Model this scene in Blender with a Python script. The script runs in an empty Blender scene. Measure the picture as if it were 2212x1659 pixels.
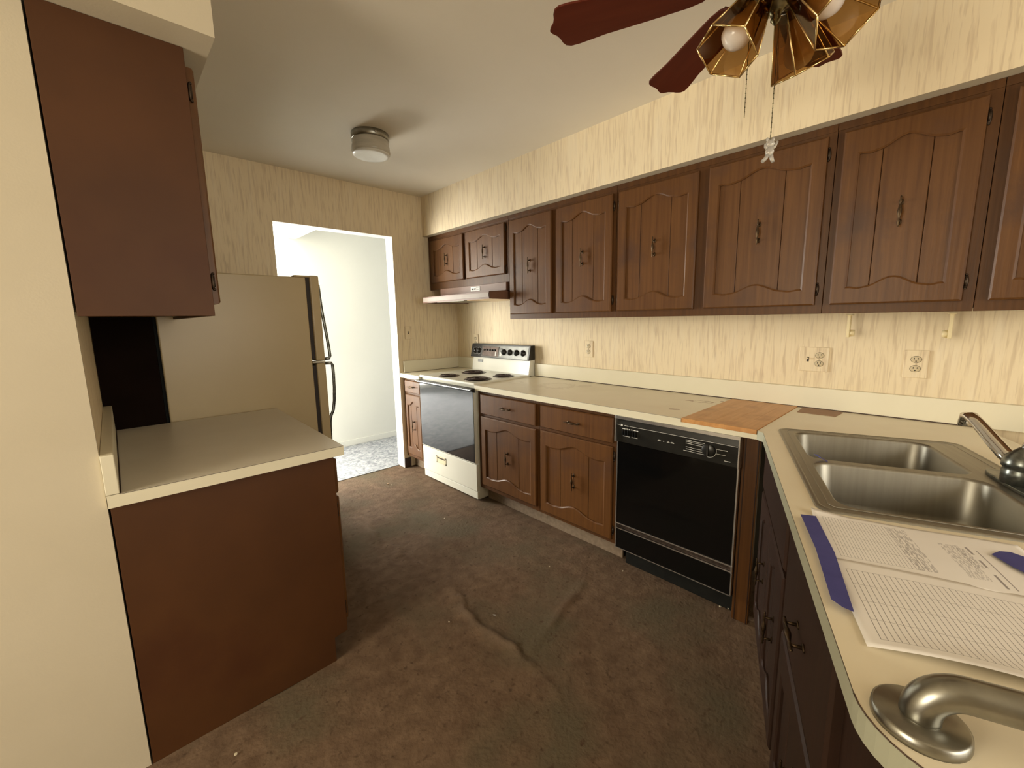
import bpy, bmesh, math, random
from mathutils import Matrix, Vector
random.seed(7)
R = math.radians
PI = math.pi
scn = bpy.context.scene
COL = scn.collection

# ------------------------------------------------------------------ camera
cam = bpy.data.cameras.new('camera')
cam.sensor_fit = 'HORIZONTAL'; cam.sensor_width = 36.0
cam.lens = 36.0 * 905.79 / 2212.0
cam.clip_start = 0.02
co = bpy.data.objects.new('camera', cam); COL.objects.link(co)
yaw, pit, rol = R(43.464), R(-8.698), R(-0.913)
fw = Vector((math.sin(yaw)*math.cos(pit), math.cos(yaw)*math.cos(pit), math.sin(pit)))
rt = Vector((math.cos(yaw), -math.sin(yaw), 0)); up = rt.cross(fw)
rt2 = rt*math.cos(rol) + up*math.sin(rol); up2 = -rt*math.sin(rol) + up*math.cos(rol)
co.matrix_world = Matrix(((rt2.x, up2.x, -fw.x, -2.5572), (rt2.y, up2.y, -fw.y, -3.4856), (rt2.z, up2.z, -fw.z, 1.3726), (0, 0, 0, 1)))
scn.camera = co

# ------------------------------------------------------------------ world, lights, exposure
w = bpy.data.worlds.new('world'); scn.world = w; w.use_nodes = True
w.node_tree.nodes['Background'].inputs[0].default_value = (0.75, 0.85, 1.0, 1)
w.node_tree.nodes['Background'].inputs[1].default_value = 0.6
vs = scn.view_settings
vs.view_transform = 'Standard'; vs.look = 'None'; vs.gamma = 1.0; vs.use_curve_mapping = False
vs.exposure = 0.3

def area(name, loc, target, sx, sy, power, color):
    l = bpy.data.lights.new(name, 'AREA'); l.shape = 'RECTANGLE'; l.size = sx; l.size_y = sy
    l.energy = power; l.color = color
    o = bpy.data.objects.new(name, l); COL.objects.link(o); o.location = loc
    d = Vector(target) - Vector(loc)
    o.rotation_euler = d.to_track_quat('-Z', 'Y').to_euler()
    return o
# daylight in the bright room beyond the doorway
area('daylight_far_room_side', (-3.9, 1.6, 1.15), (-1.0, 0.5, 1.5), 2.0, 1.9, 215, (1.0, 0.96, 0.87))
area('daylight_far_room_end', (-2.35, 3.75, 1.28), (-1.1, 0.0, 1.4), 1.8, 2.2, 330, (1.0, 0.96, 0.87))
# daylight from the windows of the room behind the camera
area('daylight_side_window', (-4.95, -2.48, 1.45), (-2.0, -2.9, 0.9), 1.0, 1.3, 50, (1.0, 0.89, 0.68))
area('daylight_rear_window', (-1.9, -5.95, 1.5), (-2.2, -3.8, 0.0), 1.8, 1.3, 40, (1.0, 0.91, 0.74))

# ------------------------------------------------------------------ materials
def mk(name, c1, c2=None, rough=0.5, metal=0.0, scale=(8, 8, 8), detail=4, lo=0.35, hi=0.65, bump=0.0, bscale=None, spec=0.5, dirt=None, dscale=3.0, dlo=.5, dhi=.75, coat=0.0, dist=0.0):
    m = bpy.data.materials.new(name); m.use_nodes = True
    nt = m.node_tree; N = nt.nodes; L = nt.links
    b = N['Principled BSDF']
    b.inputs['Roughness'].default_value = rough; b.inputs['Metallic'].default_value = metal
    b.inputs['Specular IOR Level'].default_value = spec
    if coat: b.inputs['Coat Weight'].default_value = coat; b.inputs['Coat Roughness'].default_value = .15
    b.inputs['Base Color'].default_value = (*c1, 1)
    tc = N.new('ShaderNodeTexCoord')
    out = None
    if c2 is not None:
        mp = N.new('ShaderNodeMapping'); mp.inputs['Scale'].default_value = scale
        L.new(tc.outputs['Object'], mp.inputs[0])
        nz = N.new('ShaderNodeTexNoise'); nz.inputs['Scale'].default_value = 1.0; nz.inputs['Detail'].default_value = detail; nz.inputs['Distortion'].default_value = dist
        L.new(mp.outputs[0], nz.inputs['Vector'])
        cr = N.new('ShaderNodeValToRGB'); cr.color_ramp.elements[0].position = lo; cr.color_ramp.elements[1].position = hi
        cr.color_ramp.elements[0].color = (*c1, 1); cr.color_ramp.elements[1].color = (*c2, 1)
        L.new(nz.outputs['Fac'], cr.inputs[0]); out = cr.outputs[0]
    if dirt is not None:
        n2 = N.new('ShaderNodeTexNoise'); n2.inputs['Scale'].default_value = dscale; n2.inputs['Detail'].default_value = 5
        L.new(tc.outputs['Object'], n2.inputs['Vector'])
        mr = N.new('ShaderNodeMapRange'); mr.inputs[1].default_value = dlo; mr.inputs[2].default_value = dhi
        L.new(n2.outputs['Fac'], mr.inputs[0])
        mx = N.new('ShaderNodeMix'); mx.data_type = 'RGBA'
        L.new(mr.outputs[0], mx.inputs[0])
        if out: L.new(out, mx.inputs[6])
        else: mx.inputs[6].default_value = (*c1, 1)
        mx.inputs[7].default_value = (*dirt, 1); out = mx.outputs[2]
    if out: L.new(out, b.inputs['Base Color'])
    if bump:
        n3 = N.new('ShaderNodeTexNoise'); n3.inputs['Scale'].default_value = 1; n3.inputs['Detail'].default_value = 5
        mp3 = N.new('ShaderNodeMapping'); mp3.inputs['Scale'].default_value = bscale or scale
        L.new(tc.outputs['Object'], mp3.inputs[0]); L.new(mp3.outputs[0], n3.inputs['Vector'])
        bp = N.new('ShaderNodeBump'); bp.inputs['Strength'].default_value = bump; bp.inputs['Distance'].default_value = .004
        L.new(n3.outputs['Fac'], bp.inputs['Height']); L.new(bp.outputs[0], b.inputs['Normal'])
    return m

def add_stains(m, stains):
    """stains: (x, y, rx, ry, rotation, colour, ring) laid on a horizontal top, in object coordinates"""
    nt = m.node_tree; N = nt.nodes; L = nt.links; b = N['Principled BSDF']
    src = b.inputs['Base Color'].links[0].from_socket if b.inputs['Base Color'].links else None
    tc = N.new('ShaderNodeTexCoord')
    nz = N.new('ShaderNodeTexNoise'); nz.inputs['Scale'].default_value = 45; nz.inputs['Detail'].default_value = 3
    L.new(tc.outputs['Object'], nz.inputs['Vector'])
    for (x, y, rx, ry, ro, colr, ring, amt) in stains:
        mp = N.new('ShaderNodeMapping'); mp.vector_type = 'TEXTURE'
        mp.inputs['Location'].default_value = (x, y, .905); mp.inputs['Rotation'].default_value = (0, 0, ro)
        mp.inputs['Scale'].default_value = (rx, ry, 1)
        L.new(tc.outputs['Object'], mp.inputs[0])
        ln = N.new('ShaderNodeVectorMath'); ln.operation = 'LENGTH'; L.new(mp.outputs[0], ln.inputs[0])
        ad = N.new('ShaderNodeMath'); ad.operation = 'MULTIPLY_ADD'; L.new(nz.outputs['Fac'], ad.inputs[0]); ad.inputs[1].default_value = .9
        L.new(ln.outputs['Value'], ad.inputs[2])
        mr = N.new('ShaderNodeMapRange'); mr.inputs[1].default_value = 1.45; mr.inputs[2].default_value = 1.38
        L.new(ad.outputs[0], mr.inputs[0]); f = mr.outputs[0]
        if ring:
            m2 = N.new('ShaderNodeMapRange'); m2.inputs[1].default_value = 1.08; m2.inputs[2].default_value = 1.22
            L.new(ad.outputs[0], m2.inputs[0])
            mu = N.new('ShaderNodeMath'); mu.operation = 'MULTIPLY'; L.new(f, mu.inputs[0]); L.new(m2.outputs[0], mu.inputs[1]); f = mu.outputs[0]
        mm = N.new('ShaderNodeMath'); mm.operation = 'MULTIPLY'; L.new(f, mm.inputs[0]); mm.inputs[1].default_value = amt
        mx = N.new('ShaderNodeMix'); mx.data_type = 'RGBA'; L.new(mm.outputs[0], mx.inputs[0])
        if src: L.new(src, mx.inputs[6])
        else: mx.inputs[6].default_value = b.inputs['Base Color'].default_value
        mx.inputs[7].default_value = (*colr, 1); src = mx.outputs[2]
    L.new(src, b.inputs['Base Color'])

def wallpaper(name, k=1.0):
    m = bpy.data.materials.new(name); m.use_nodes = True
    nt = m.node_tree; N = nt.nodes; L = nt.links; b = N['Principled BSDF']
    b.inputs['Roughness'].default_value = .55; b.inputs['Specular IOR Level'].default_value = .3
    tc = N.new('ShaderNodeTexCoord')
    def nz(sc, det, dist=0.0, rough=.5):
        mp = N.new('ShaderNodeMapping'); mp.inputs['Scale'].default_value = sc; L.new(tc.outputs['Object'], mp.inputs[0])
        n = N.new('ShaderNodeTexNoise'); n.inputs['Scale'].default_value = 1; n.inputs['Detail'].default_value = det
        n.inputs['Distortion'].default_value = dist; n.inputs['Roughness'].default_value = rough
        L.new(mp.outputs[0], n.inputs['Vector']); return n.outputs['Fac']
    def mr(s, a, c):
        r = N.new('ShaderNodeMapRange'); r.inputs[1].default_value = a; r.inputs[2].default_value = c; L.new(s, r.inputs[0]); return r.outputs[0]
    def mix(f, a, c, amt=1.0):
        mu = N.new('ShaderNodeMath'); mu.operation = 'MULTIPLY'; L.new(f, mu.inputs[0]); mu.inputs[1].default_value = amt
        x = N.new('ShaderNodeMix'); x.data_type = 'RGBA'; L.new(mu.outputs[0], x.inputs[0])
        if isinstance(a, tuple): x.inputs[6].default_value = (*a, 1)
        else: L.new(a, x.inputs[6])
        x.inputs[7].default_value = (*c, 1); return x.outputs[2]
    s1 = nz((70, 70, 5.0), 3, .5)
    s2 = nz((120, 120, 9), 2, .3)
    s3 = nz((24, 24, 3), 2, .4)
    c = mix(mr(s1, .50, .66), (.84, .715, .50), (.66, .53, .36), .72)
    c = mix(mr(s2, .58, .70), c, (.46, .34, .21), .30)
    c = mix(mr(s3, .55, .72), c, (.87, .77, .58), .5)
    L.new(c, b.inputs['Base Color'])
    bp = N.new('ShaderNodeBump'); bp.inputs['Strength'].default_value = .12; bp.inputs['Distance'].default_value = .002
    L.new(s1, bp.inputs['Height']); L.new(bp.outputs[0], b.inputs['Normal'])
    return m

def glassy(name, tint, gloss=.12, rough=.03):
    m = bpy.data.materials.new(name); m.use_nodes = True
    nt = m.node_tree; N = nt.nodes; L = nt.links; N.clear()
    o = N.new('ShaderNodeOutputMaterial'); mx = N.new('ShaderNodeMixShader')
    t = N.new('ShaderNodeBsdfTransparent'); t.inputs[0].default_value = (*tint, 1)
    g = N.new('ShaderNodeBsdfGlossy'); g.inputs['Roughness'].default_value = rough
    g.inputs[0].default_value = (.9, .85, .75, 1)
    mx.inputs[0].default_value = gloss; L.new(t.outputs[0], mx.inputs[1]); L.new(g.outputs[0], mx.inputs[2])
    L.new(mx.outputs[0], o.inputs[0]); return m

M = {}
M['paper_wall'] = wallpaper('wallpaper')
M['cream_paint'] = mk('cream_paint', (.64, .57, .435), (.61, .54, .405), rough=.6, scale=(3, 3, 3), bump=.05, bscale=(180, 180, 180))
M['white_paint'] = mk('white_paint', (.745, .745, .70), (.72, .72, .675), rough=.6, scale=(2, 2, 2))
M['ceiling'] = mk('ceiling_paint', (.80, .74, .62), (.775, .715, .595), rough=.75, scale=(2, 2, 2), bump=.05, bscale=(120, 120, 120))
M['wood'] = mk('stained_oak', (.072, .028, .0075), (.110, .045, .012), spec=.25, rough=.42, scale=(55, 55, 2.2), detail=5, lo=.3, hi=.72, bump=.10, bscale=(90, 90, 4), dirt=(.075, .035, .017), dscale=4.5, dlo=.52, dhi=.74, dist=.4)
M['wood_panel'] = mk('stained_plywood', (.074, .028, .009), (.092, .035, .011), spec=.25, rough=.5, scale=(3, 3, 3), detail=3, dirt=(.06, .018, .007), dscale=2.2, dlo=.55, dhi=.8)
M['wood_door'] = mk('stained_oak_door', (.092, .036, .0095), (.140, .059, .016), spec=.28, rough=.40, scale=(60, 60, 2.0), detail=5, lo=.3, hi=.72, bump=.10, bscale=(95, 95, 4), dirt=(.085, .038, .018), dscale=5.0, dlo=.53, dhi=.72, dist=.4)
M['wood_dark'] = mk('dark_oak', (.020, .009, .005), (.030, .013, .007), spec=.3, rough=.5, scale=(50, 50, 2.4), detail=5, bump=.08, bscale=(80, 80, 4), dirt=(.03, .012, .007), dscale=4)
M['filler_dark'] = mk('dark_gap_board', (.007, .0035, .002), (.010, .005, .003), spec=.08, rough=.9, scale=(5, 5, 5))
M['laminate'] = mk('cream_laminate', (.82, .735, .56), (.79, .705, .53), rough=.33, scale=(5, 5, 5), dirt=(.74, .645, .47), dscale=3.5, dlo=.52, dhi=.85)
M['laminate_edge'] = mk('cream_laminate_edge', (.82, .77, .60), (.79, .74, .57), rough=.35, scale=(5, 5, 5))
add_stains(M['laminate'], [
    (-.21, -2.545, .030, .075, .25, (.30, .15, .06), True, .9), (-.50, -2.525, .016, .028, .3, (.26, .12, .05), False, .9),
    (-.13, -2.625, .014, .010, .0, (.30, .15, .07), False, .8), (-.378, -1.233, .06, .06, 0, (.62, .53, .36), True, .6),
    (-.30, -1.57, .14, .13, .6, (.60, .50, .34), True, .5), (-.19, -1.73, .06, .05, .2, (.60, .50, .35), False, .5)])
M['edge_grey'] = mk('grey_green_edge_strip', (.40, .40, .30), (.37, .37, .27), rough=.5, scale=(5, 5, 5))
M['laminate_left'] = mk('grey_cream_laminate', (.67, .62, .52), (.64, .59, .49), rough=.36, scale=(5, 5, 5))
M['butcher'] = mk('butcher_block', (.56, .265, .080), (.66, .34, .12), rough=.4, scale=(7, 60, 60), detail=4, lo=.3, hi=.7, bump=.05, bscale=(10, 80, 80), dirt=(.44, .19, .055), dscale=7, dlo=.55, dhi=.75)
M['brown_card'] = mk('brown_card', (.30, .16, .085), (.34, .185, .10), rough=.6, scale=(20, 20, 20))
M['bronze'] = mk('antique_bronze', (.045, .028, .015), (.10, .065, .035), rough=.42, metal=.9, scale=(90, 90, 90))
M['hinge'] = mk('dark_hinge', (.035, .022, .014), (.06, .04, .025), rough=.4, metal=.7, scale=(60, 60, 60))
M['enamel'] = mk('white_enamel', (.80, .79, .70), (.78, .77, .68), rough=.18, scale=(4, 4, 4))
M['enamel_edge'] = mk('almond_edge', (.76, .69, .48), (.74, .67, .46), rough=.3, scale=(4, 4, 4))
M['almond'] = mk('almond_enamel', (.50, .395, .225), (.47, .37, .205), rough=.34, scale=(2.2, 2.2, 2.2), bump=.03, bscale=(200, 200, 200))
M['black_gloss'] = mk('black_glass', (.004, .004, .004), rough=.09, spec=.35)
M['black_glass_oven'] = mk('black_oven_glass', (.010, .010, .013), rough=.06, spec=.75)
M['black'] = mk('black_plastic', (.012, .012, .011), (.018, .018, .016), rough=.32, scale=(20, 20, 20))
M['black_matt'] = mk('black_matt', (.008, .008, .007), (.012, .012, .010), spec=.15, rough=.7, scale=(20, 20, 20))
M['panel_grey'] = mk('grey_control_film', (.15, .15, .145), (.19, .19, .18), rough=.22, metal=.5, scale=(30, 30, 30))
M['gasket'] = mk('dark_gasket', (.022, .013, .009), rough=.6)
M['chrome'] = mk('chrome', (.75, .75, .74), rough=.10, metal=1.0)
M['chrome_worn'] = mk('worn_chrome', (.10, .11, .10), (.22, .23, .21), rough=.3, metal=.9, scale=(60, 60, 60))
M['steel'] = mk('brushed_steel', (.31, .295, .255), (.345, .33, .285), rough=.42, metal=1.0, scale=(4, 90, 4), bump=.02, bscale=(5, 200, 5))
M['satin'] = mk('satin_steel', (.27, .26, .225), (.32, .31, .27), rough=.32, metal=1.0, scale=(40, 40, 40))
M['alu'] = mk('aluminium_trim', (.72, .72, .72), rough=.25, metal=.9)
M['coil'] = mk('burner_coil', (.045, .028, .024), (.075, .045, .038), rough=.5, metal=.4, scale=(60, 60, 60))
M['pan'] = mk('drip_pan', (.06, .045, .038), (.12, .09, .075), rough=.35, metal=.7, scale=(40, 40, 40))
M['white'] = mk('white_print', (.75, .75, .72), rough=.5)
M['grey_print'] = mk('grey_print', (.30, .31, .31), rough=.5)
M['brass'] = mk('brass', (.78, .58, .27), rough=.2, metal=1.0)
M['brass_dark'] = mk('dark_brass', (.11, .095, .05), (.20, .17, .10), rough=.25, metal=.9, scale=(40, 40, 40))
M['mahogany'] = mk('mahogany_blade', (.085, .012, .004), (.105, .017, .006), spec=.25, rough=.4, scale=(4, 40, 40), detail=3)
M['bulb'] = mk('milk_glass', (.80, .74, .70), rough=.2)
M['smoke_glass'] = glassy('smoked_amber_glass', (.66, .51, .31), .10)
M['clear'] = mk('clear_acrylic', (.80, .78, .74), rough=.15); M['clear'].node_tree.nodes['Principled BSDF'].inputs['Transmission Weight'].default_value = .6
M['frosted'] = mk('frosted_glass', (.80, .79, .73), (.72, .70, .63), rough=.3, scale=(12, 12, 12))
M['frosted_side'] = mk('ribbed_frosted_glass', (.55, .52, .44), (.45, .42, .35), rough=.25, scale=(6, 6, 40))
M['tape'] = mk('blue_masking_tape', (.045, .045, .20), (.055, .055, .23), rough=.65, scale=(30, 30, 30))
M['tape_light'] = mk('pale_blue_tape', (.12, .15, .27), (.16, .19, .31), rough=.6, scale=(30, 30, 30))
M['plastic_cream'] = mk('cream_plastic', (.80, .68, .40), rough=.4)
M['hood'] = mk('brown_enamel_hood', (.17, .085, .055), (.19, .10, .065), rough=.42, scale=(8, 8, 8), spec=.35)
M['hood_strip'] = mk('hood_strip', (.32, .26, .225), (.36, .30, .26), spec=.3, rough=.45, scale=(6, 6, 6))
M['lens'] = mk('yellowed_lens', (.80, .62, .35), (.66, .42, .20), rough=.3, scale=(10, 10, 10))
M['socket'] = mk('outlet_face', (.62, .52, .34), rough=.45)
M['slot'] = mk('outlet_slot', (.03, .022, .015), rough=.6)
M['carpet'] = mk('grey_blue_carpet', (.22, .235, .265), (.46, .47, .50), rough=.95, scale=(22, 22, 22), detail=8, lo=.38, hi=.62, bump=.5, bscale=(60, 60, 60), dist=1.5)
M['tan_bounce_floor'] = mk('tan_bounce_floor', (.55, .46, .33), (.62, .53, .39), rough=.95, scale=(40, 40, 40))
M['dust_kick'] = mk('dusty_kick_board', (.19, .135, .088), (.25, .185, .125), rough=.85, scale=(40, 40, 40), bump=.2)
M['vinyl_base'] = mk('brown_vinyl_base', (.035, .020, .016), (.05, .03, .023), rough=.4, scale=(10, 10, 10))
M['debris'] = mk('pale_debris', (.62, .55, .40), rough=.7)
M['debris_brown'] = mk('brown_debris', (.30, .20, .12), rough=.7)
M['seam'] = mk('seam', (.07, .04, .025), rough=.6)

def floor_mat():
    m = mk('brown_floor_backing', (.118, .073, .044), (.180, .118, .074), rough=.9, scale=(16, 16, 16), detail=10, lo=.32, hi=.68, bump=.9, bscale=(60, 60, 60), dist=.3, dirt=(.120, .094, .058), dscale=2.4, dlo=.48, dhi=.66, spec=.25)
    nt = m.node_tree; N = nt.nodes; L = nt.links; b = N['Principled BSDF']
    src = b.inputs['Base Color'].links[0].from_socket
    tc = N.new('ShaderNodeTexCoord')
    n = N.new('ShaderNodeTexNoise'); n.inputs['Scale'].default_value = 38; n.inputs['Detail'].default_value = 6; L.new(tc.outputs['Object'], n.inputs['Vector'])
    mr = N.new('ShaderNodeMapRange'); mr.inputs[1].default_value = .60; mr.inputs[2].default_value = .72; L.new(n.outputs['Fac'], mr.inputs[0])
    mx = N.new('ShaderNodeMix'); mx.data_type = 'RGBA'; L.new(mr.outputs[0], mx.inputs[0]); L.new(src, mx.inputs[6]); mx.inputs[7].default_value = (.085, .052, .031, 1)
    L.new(mx.outputs[2], b.inputs['Base Color'])
    return m
M['floor'] = floor_mat()
def add_lit_lip(m):  # lighter colour on ridge crests stands for the light they catch
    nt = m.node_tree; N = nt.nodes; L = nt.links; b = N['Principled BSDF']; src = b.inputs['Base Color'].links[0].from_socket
    at = N.new('ShaderNodeAttribute'); at.attribute_name = 'lit_lip'
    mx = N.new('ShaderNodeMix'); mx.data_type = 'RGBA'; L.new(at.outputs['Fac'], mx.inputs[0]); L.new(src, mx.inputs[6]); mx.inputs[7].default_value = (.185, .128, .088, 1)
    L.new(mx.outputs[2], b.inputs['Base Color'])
add_lit_lip(M['floor'])

# ------------------------------------------------------------------ mesh helpers
class MB:
    def __init__(s): s.v = []; s.f = []; s.m = []; s.s = []
    def add(s, vs, fs, m=0, smooth=False, mat=None):
        o = len(s.v)
        s.v += [tuple(mat @ Vector(v)) if mat is not None else tuple(v) for v in vs]
        for f in fs: s.f.append([i + o for i in f]); s.m.append(m); s.s.append(smooth)
        return s
    def box(s, x0, x1, y0, y1, z0, z1, m=0, mat=None):
        x0, x1 = sorted((x0, x1)); y0, y1 = sorted((y0, y1)); z0, z1 = sorted((z0, z1))
        v = [(x0, y0, z0), (x1, y0, z0), (x1, y1, z0), (x0, y1, z0), (x0, y0, z1), (x1, y0, z1), (x1, y1, z1), (x0, y1, z1)]
        return s.add(v, [(0, 3, 2, 1), (4, 5, 6, 7), (0, 1, 5, 4), (1, 2, 6, 5), (2, 3, 7, 6), (3, 0, 4, 7)], m, False, mat)
    def prism(s, poly, lo, hi, m=0, axis='z', mat=None, smooth=False):
        n = len(poly)
        def P(p, h): return (p[0], p[1], h) if axis == 'z' else ((p[0], h, p[1]) if axis == 'y' else (h, p[0], p[1]))
        v = [P(p, lo) for p in poly] + [P(p, hi) for p in poly]
        s.add(v, [list(range(n))[::-1], [i + n for i in range(n)]], m, False, mat)
        s.add(v, [(i, (i+1) % n, (i+1) % n + n, i + n) for i in range(n)], m, smooth, mat)
        return s
    def tube(s, pts, rad, seg=10, m=0, mat=None, cap=True, smooth=True, sq=1.0):
        pts = [Vector(p) for p in pts]; n = len(pts)
        rads = rad if isinstance(rad, (list, tuple)) else [rad]*n
        t0 = (pts[1]-pts[0]).normalized()
        a = Vector((0, 0, 1)) if abs(t0.z) < .9 else Vector((1, 0, 0))
        u = t0.cross(a).normalized(); v = []
        for i, p in enumerate(pts):
            t = (pts[min(i+1, n-1)] - pts[max(i-1, 0)]).normalized()
            u = (u - t*u.dot(t)).normalized(); w_ = t.cross(u)
            for k in range(seg):
                an = 2*PI*k/seg; v.append(p + u*math.cos(an)*rads[i] + w_*math.sin(an)*rads[i]*sq)
        f = [(i*seg+k, i*seg+(k+1) % seg, (i+1)*seg+(k+1) % seg, (i+1)*seg+k) for i in range(n-1) for k in range(seg)]
        s.add(v, f, m, smooth, mat)
        if cap: s.add(v, [list(range(seg))[::-1], [(n-1)*seg+k for k in range(seg)]], m, False, mat)
        return s
    def lathe(s, prof, seg=24, m=0, mat=None, smooth=True, a0=0.0):
        v = []; n = len(prof)
        for r, z in prof:
            for k in range(seg):
                a = 2*PI*k/seg + a0; v.append((r*math.cos(a), r*math.sin(a), z))
        f = [(i*seg+k, i*seg+(k+1) % seg, (i+1)*seg+(k+1) % seg, (i+1)*seg+k) for i in range(n-1) for k in range(seg)]
        s.add(v, f, m, smooth, mat)
        s.add(v, [list(range(seg))[::-1], [(n-1)*seg+k for k in range(seg)]], m, False, mat)
        return s
    def ball(s, c, r, seg=14, rings=8, m=0, sc=(1, 1, 1), mat=None):
        T = Matrix.Translation(c) @ Matrix.Diagonal((sc[0], sc[1], sc[2], 1))
        if mat is not None: T = mat @ T
        pr = [(max(r*math.sin(PI*i/rings), r*.004), -r*math.cos(PI*i/rings)) for i in range(rings+1)]
        return s.lathe(pr, seg, m, T)
    def build(s, name, mats, parent=None, bevel=0, loc=None, seg=2):
        me = bpy.data.meshes.new(name); me.from_pydata(s.v, [], s.f)
        if not isinstance(mats, (list, tuple)): mats = [mats]
        for x in mats: me.materials.append(x)
        me.polygons.foreach_set('material_index', s.m); me.polygons.foreach_set('use_smooth', s.s)
        bm = bmesh.new(); bm.from_mesh(me)
        bmesh.ops.remove_doubles(bm, verts=bm.verts, dist=1e-6)
        bmesh.ops.recalc_face_normals(bm, faces=bm.faces); bm.to_mesh(me); bm.free(); me.update()
        o = bpy.data.objects.new(name, me); COL.objects.link(o)
        if parent is not None: o.parent = parent
        if loc is not None: o.location = loc
        if bevel:
            b = o.modifiers.new('bevel', 'BEVEL'); b.width = bevel; b.segments = seg; b.limit_method = 'ANGLE'; b.angle_limit = R(40)
        return o

def inst(src, parent, loc=(0, 0, 0), rot=None, name=None):
    o = src.copy(); COL.objects.link(o); o.parent = parent; o.location = loc
    if rot is not None: o.rotation_euler = rot
    return o
def tag(o, label=None, cat=None, group=None, kind=None):
    if label: o['label'] = label
    if cat: o['category'] = cat
    if group: o['group'] = group
    if kind: o['kind'] = kind
    return o
def thing(name, label, cat, loc=(0, 0, 0), rz=0.0, group=None):
    o = bpy.data.objects.new(name, None); COL.objects.link(o); o.empty_display_size = .1
    o.location = loc; o.rotation_euler = (0, 0, rz)
    return tag(o, label, cat, group)
def struct(mb, name, mats, label, bevel=0):
    return tag(mb.build(name, mats, None, bevel), label, None, None, 'structure')

# ------------------------------------------------------------------ room shell
H = 2.490; SZ = 2.143; T = .905
XL = -2.62; YL = -1.867
DX0, DX1, DZ = -1.615, -.675, 2.107

# floor: worn backing with torn ridges, real relief
def floor_obj():
    x0, x1, y0, y1, st = -2.75, -.45, -3.75, .10, .0125
    nx = int((x1-x0)/st); ny = int((y1-y0)/st)
    def seg_d(px, py, a, b):
        vx, vy = b[0]-a[0], b[1]-a[1]; L2 = vx*vx+vy*vy
        t = max(0, min(1, ((px-a[0])*vx + (py-a[1])*vy)/L2)); dx, dy = px-a[0]-t*vx, py-a[1]-t*vy
        sd = (vx*(py-a[1]) - vy*(px-a[0]))/math.sqrt(L2)
        return math.hypot(dx, dy), sd
    ridges = [([(-1.37, -1.74), (-1.44, -1.88), (-1.475, -2.0), (-1.495, -2.2), (-1.47, -2.34), (-1.475, -2.46), (-1.52, -2.60)], .015, .030, 1),
              ([(-.86, -2.255), (-.99, -2.29), (-1.12, -2.315), (-1.27, -2.36), (-1.42, -2.40)], .006, .03, 1),
              ([(-1.40, -.40), (-1.44, -.78), (-1.465, -.95), (-1.44, -1.15), (-1.45, -1.35), (-1.40, -1.6)], .009, .035, 1),
              ([(-1.29, -1.10), (-1.25, -1.2), (-1.24, -1.34)], .004, .03, 1),
              ([(-1.18, -.95), (-1.15, -1.1)], .005, .03, 1)]
    vs_ = []
    rnd = random.Random(3)
    ph = [(rnd.uniform(3, 14), rnd.uniform(3, 14), rnd.uniform(0, 6)) for _ in range(8)]
    for j in range(ny+1):
        for i in range(nx+1):
            x = x0+i*(x1-x0)/nx; y = y0+j*(y1-y0)/ny; z = 0
            for k, (a, b, c) in enumerate(ph): z += .0009*math.sin(a*x+b*y*(1 if k % 2 else -1)+c)
            for poly, hgt, wd, sg in ridges:
                best = (9, 0); bi = 0
                xw = x + .010*math.sin(19*y+2*x) + .006*math.sin(47*y+1)
                for ii, (a, b) in enumerate(zip(poly, poly[1:])):
                    if min(a[0], b[0])-.2 < x < max(a[0], b[0])+.2 and min(a[1], b[1])-.2 < y < max(a[1], b[1])+.2:
                        q = seg_d(xw, y, a, b)
                        if q[0] < best[0]: best = q; bi = (ii+.5)/(len(poly)-1)
                d, sd = best
                if d < .16:
                    # steep on one side, long slope on the other
                    wv = wd*.35 if sd > 0 else wd*1.15
                    z += hgt*math.exp(-(d/wv)**2)*max(.15, math.sin(PI*bi))*(1+.25*math.sin(31*x+23*y))
            vs_.append((x, y, z))
    f = [(j*(nx+1)+i, j*(nx+1)+i+1, (j+1)*(nx+1)+i+1, (j+1)*(nx+1)+i) for j in range(ny) for i in range(nx)]
    mb = MB(); mb.add(vs_, f, 0, True)
    # flat remainder, sub-floor slab
    mb.box(-5.0, .1, -6.1, .10, -.06, -.012)
    mb.box(-5.0, x0, -3.75, YL, -.012, 0)
    o = struct(mb, 'floor', M['floor'], 'worn brown kitchen floor backing with torn ridges')
    at = o.data.attributes.new('lit_lip', 'FLOAT', 'POINT')  # crest height sets how much painted light the ridge gets
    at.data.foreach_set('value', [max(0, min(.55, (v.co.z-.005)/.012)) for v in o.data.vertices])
    return o
floor_obj()
mb = MB(); mb.box(-5.0, .1, -6.1, -3.75, -.012, .004)  # unseen floor, kept pale so it bounces light onto the ceiling
struct(mb, 'floor_rear', M['tan_bounce_floor'], 'unseen floor behind the camera, made pale to bounce light')
mb = MB(); mb.box(-4.2, .9, .10, 4.2, -.05, .006)
struct(mb, 'floor_hall', M['carpet'], 'pale grey blue carpet beyond the doorway')

mb = MB(); mb.box(-5.1, .1, -6.1, .12, H, H+.08)
struct(mb, 'ceiling', M['ceiling'], 'plain off-white kitchen ceiling')
mb = MB(); mb.box(-4.2, .9, .12, 4.2, 2.46, 2.54)
struct(mb, 'ceiling_hall', M['white_paint'], 'white ceiling beyond the doorway')

mb = MB(); mb.box(0, .12, -6.1, .12, 0, H)
struct(mb, 'wall_right', M['paper_wall'], 'streaky cream wallpapered wall behind the long counter')

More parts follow.
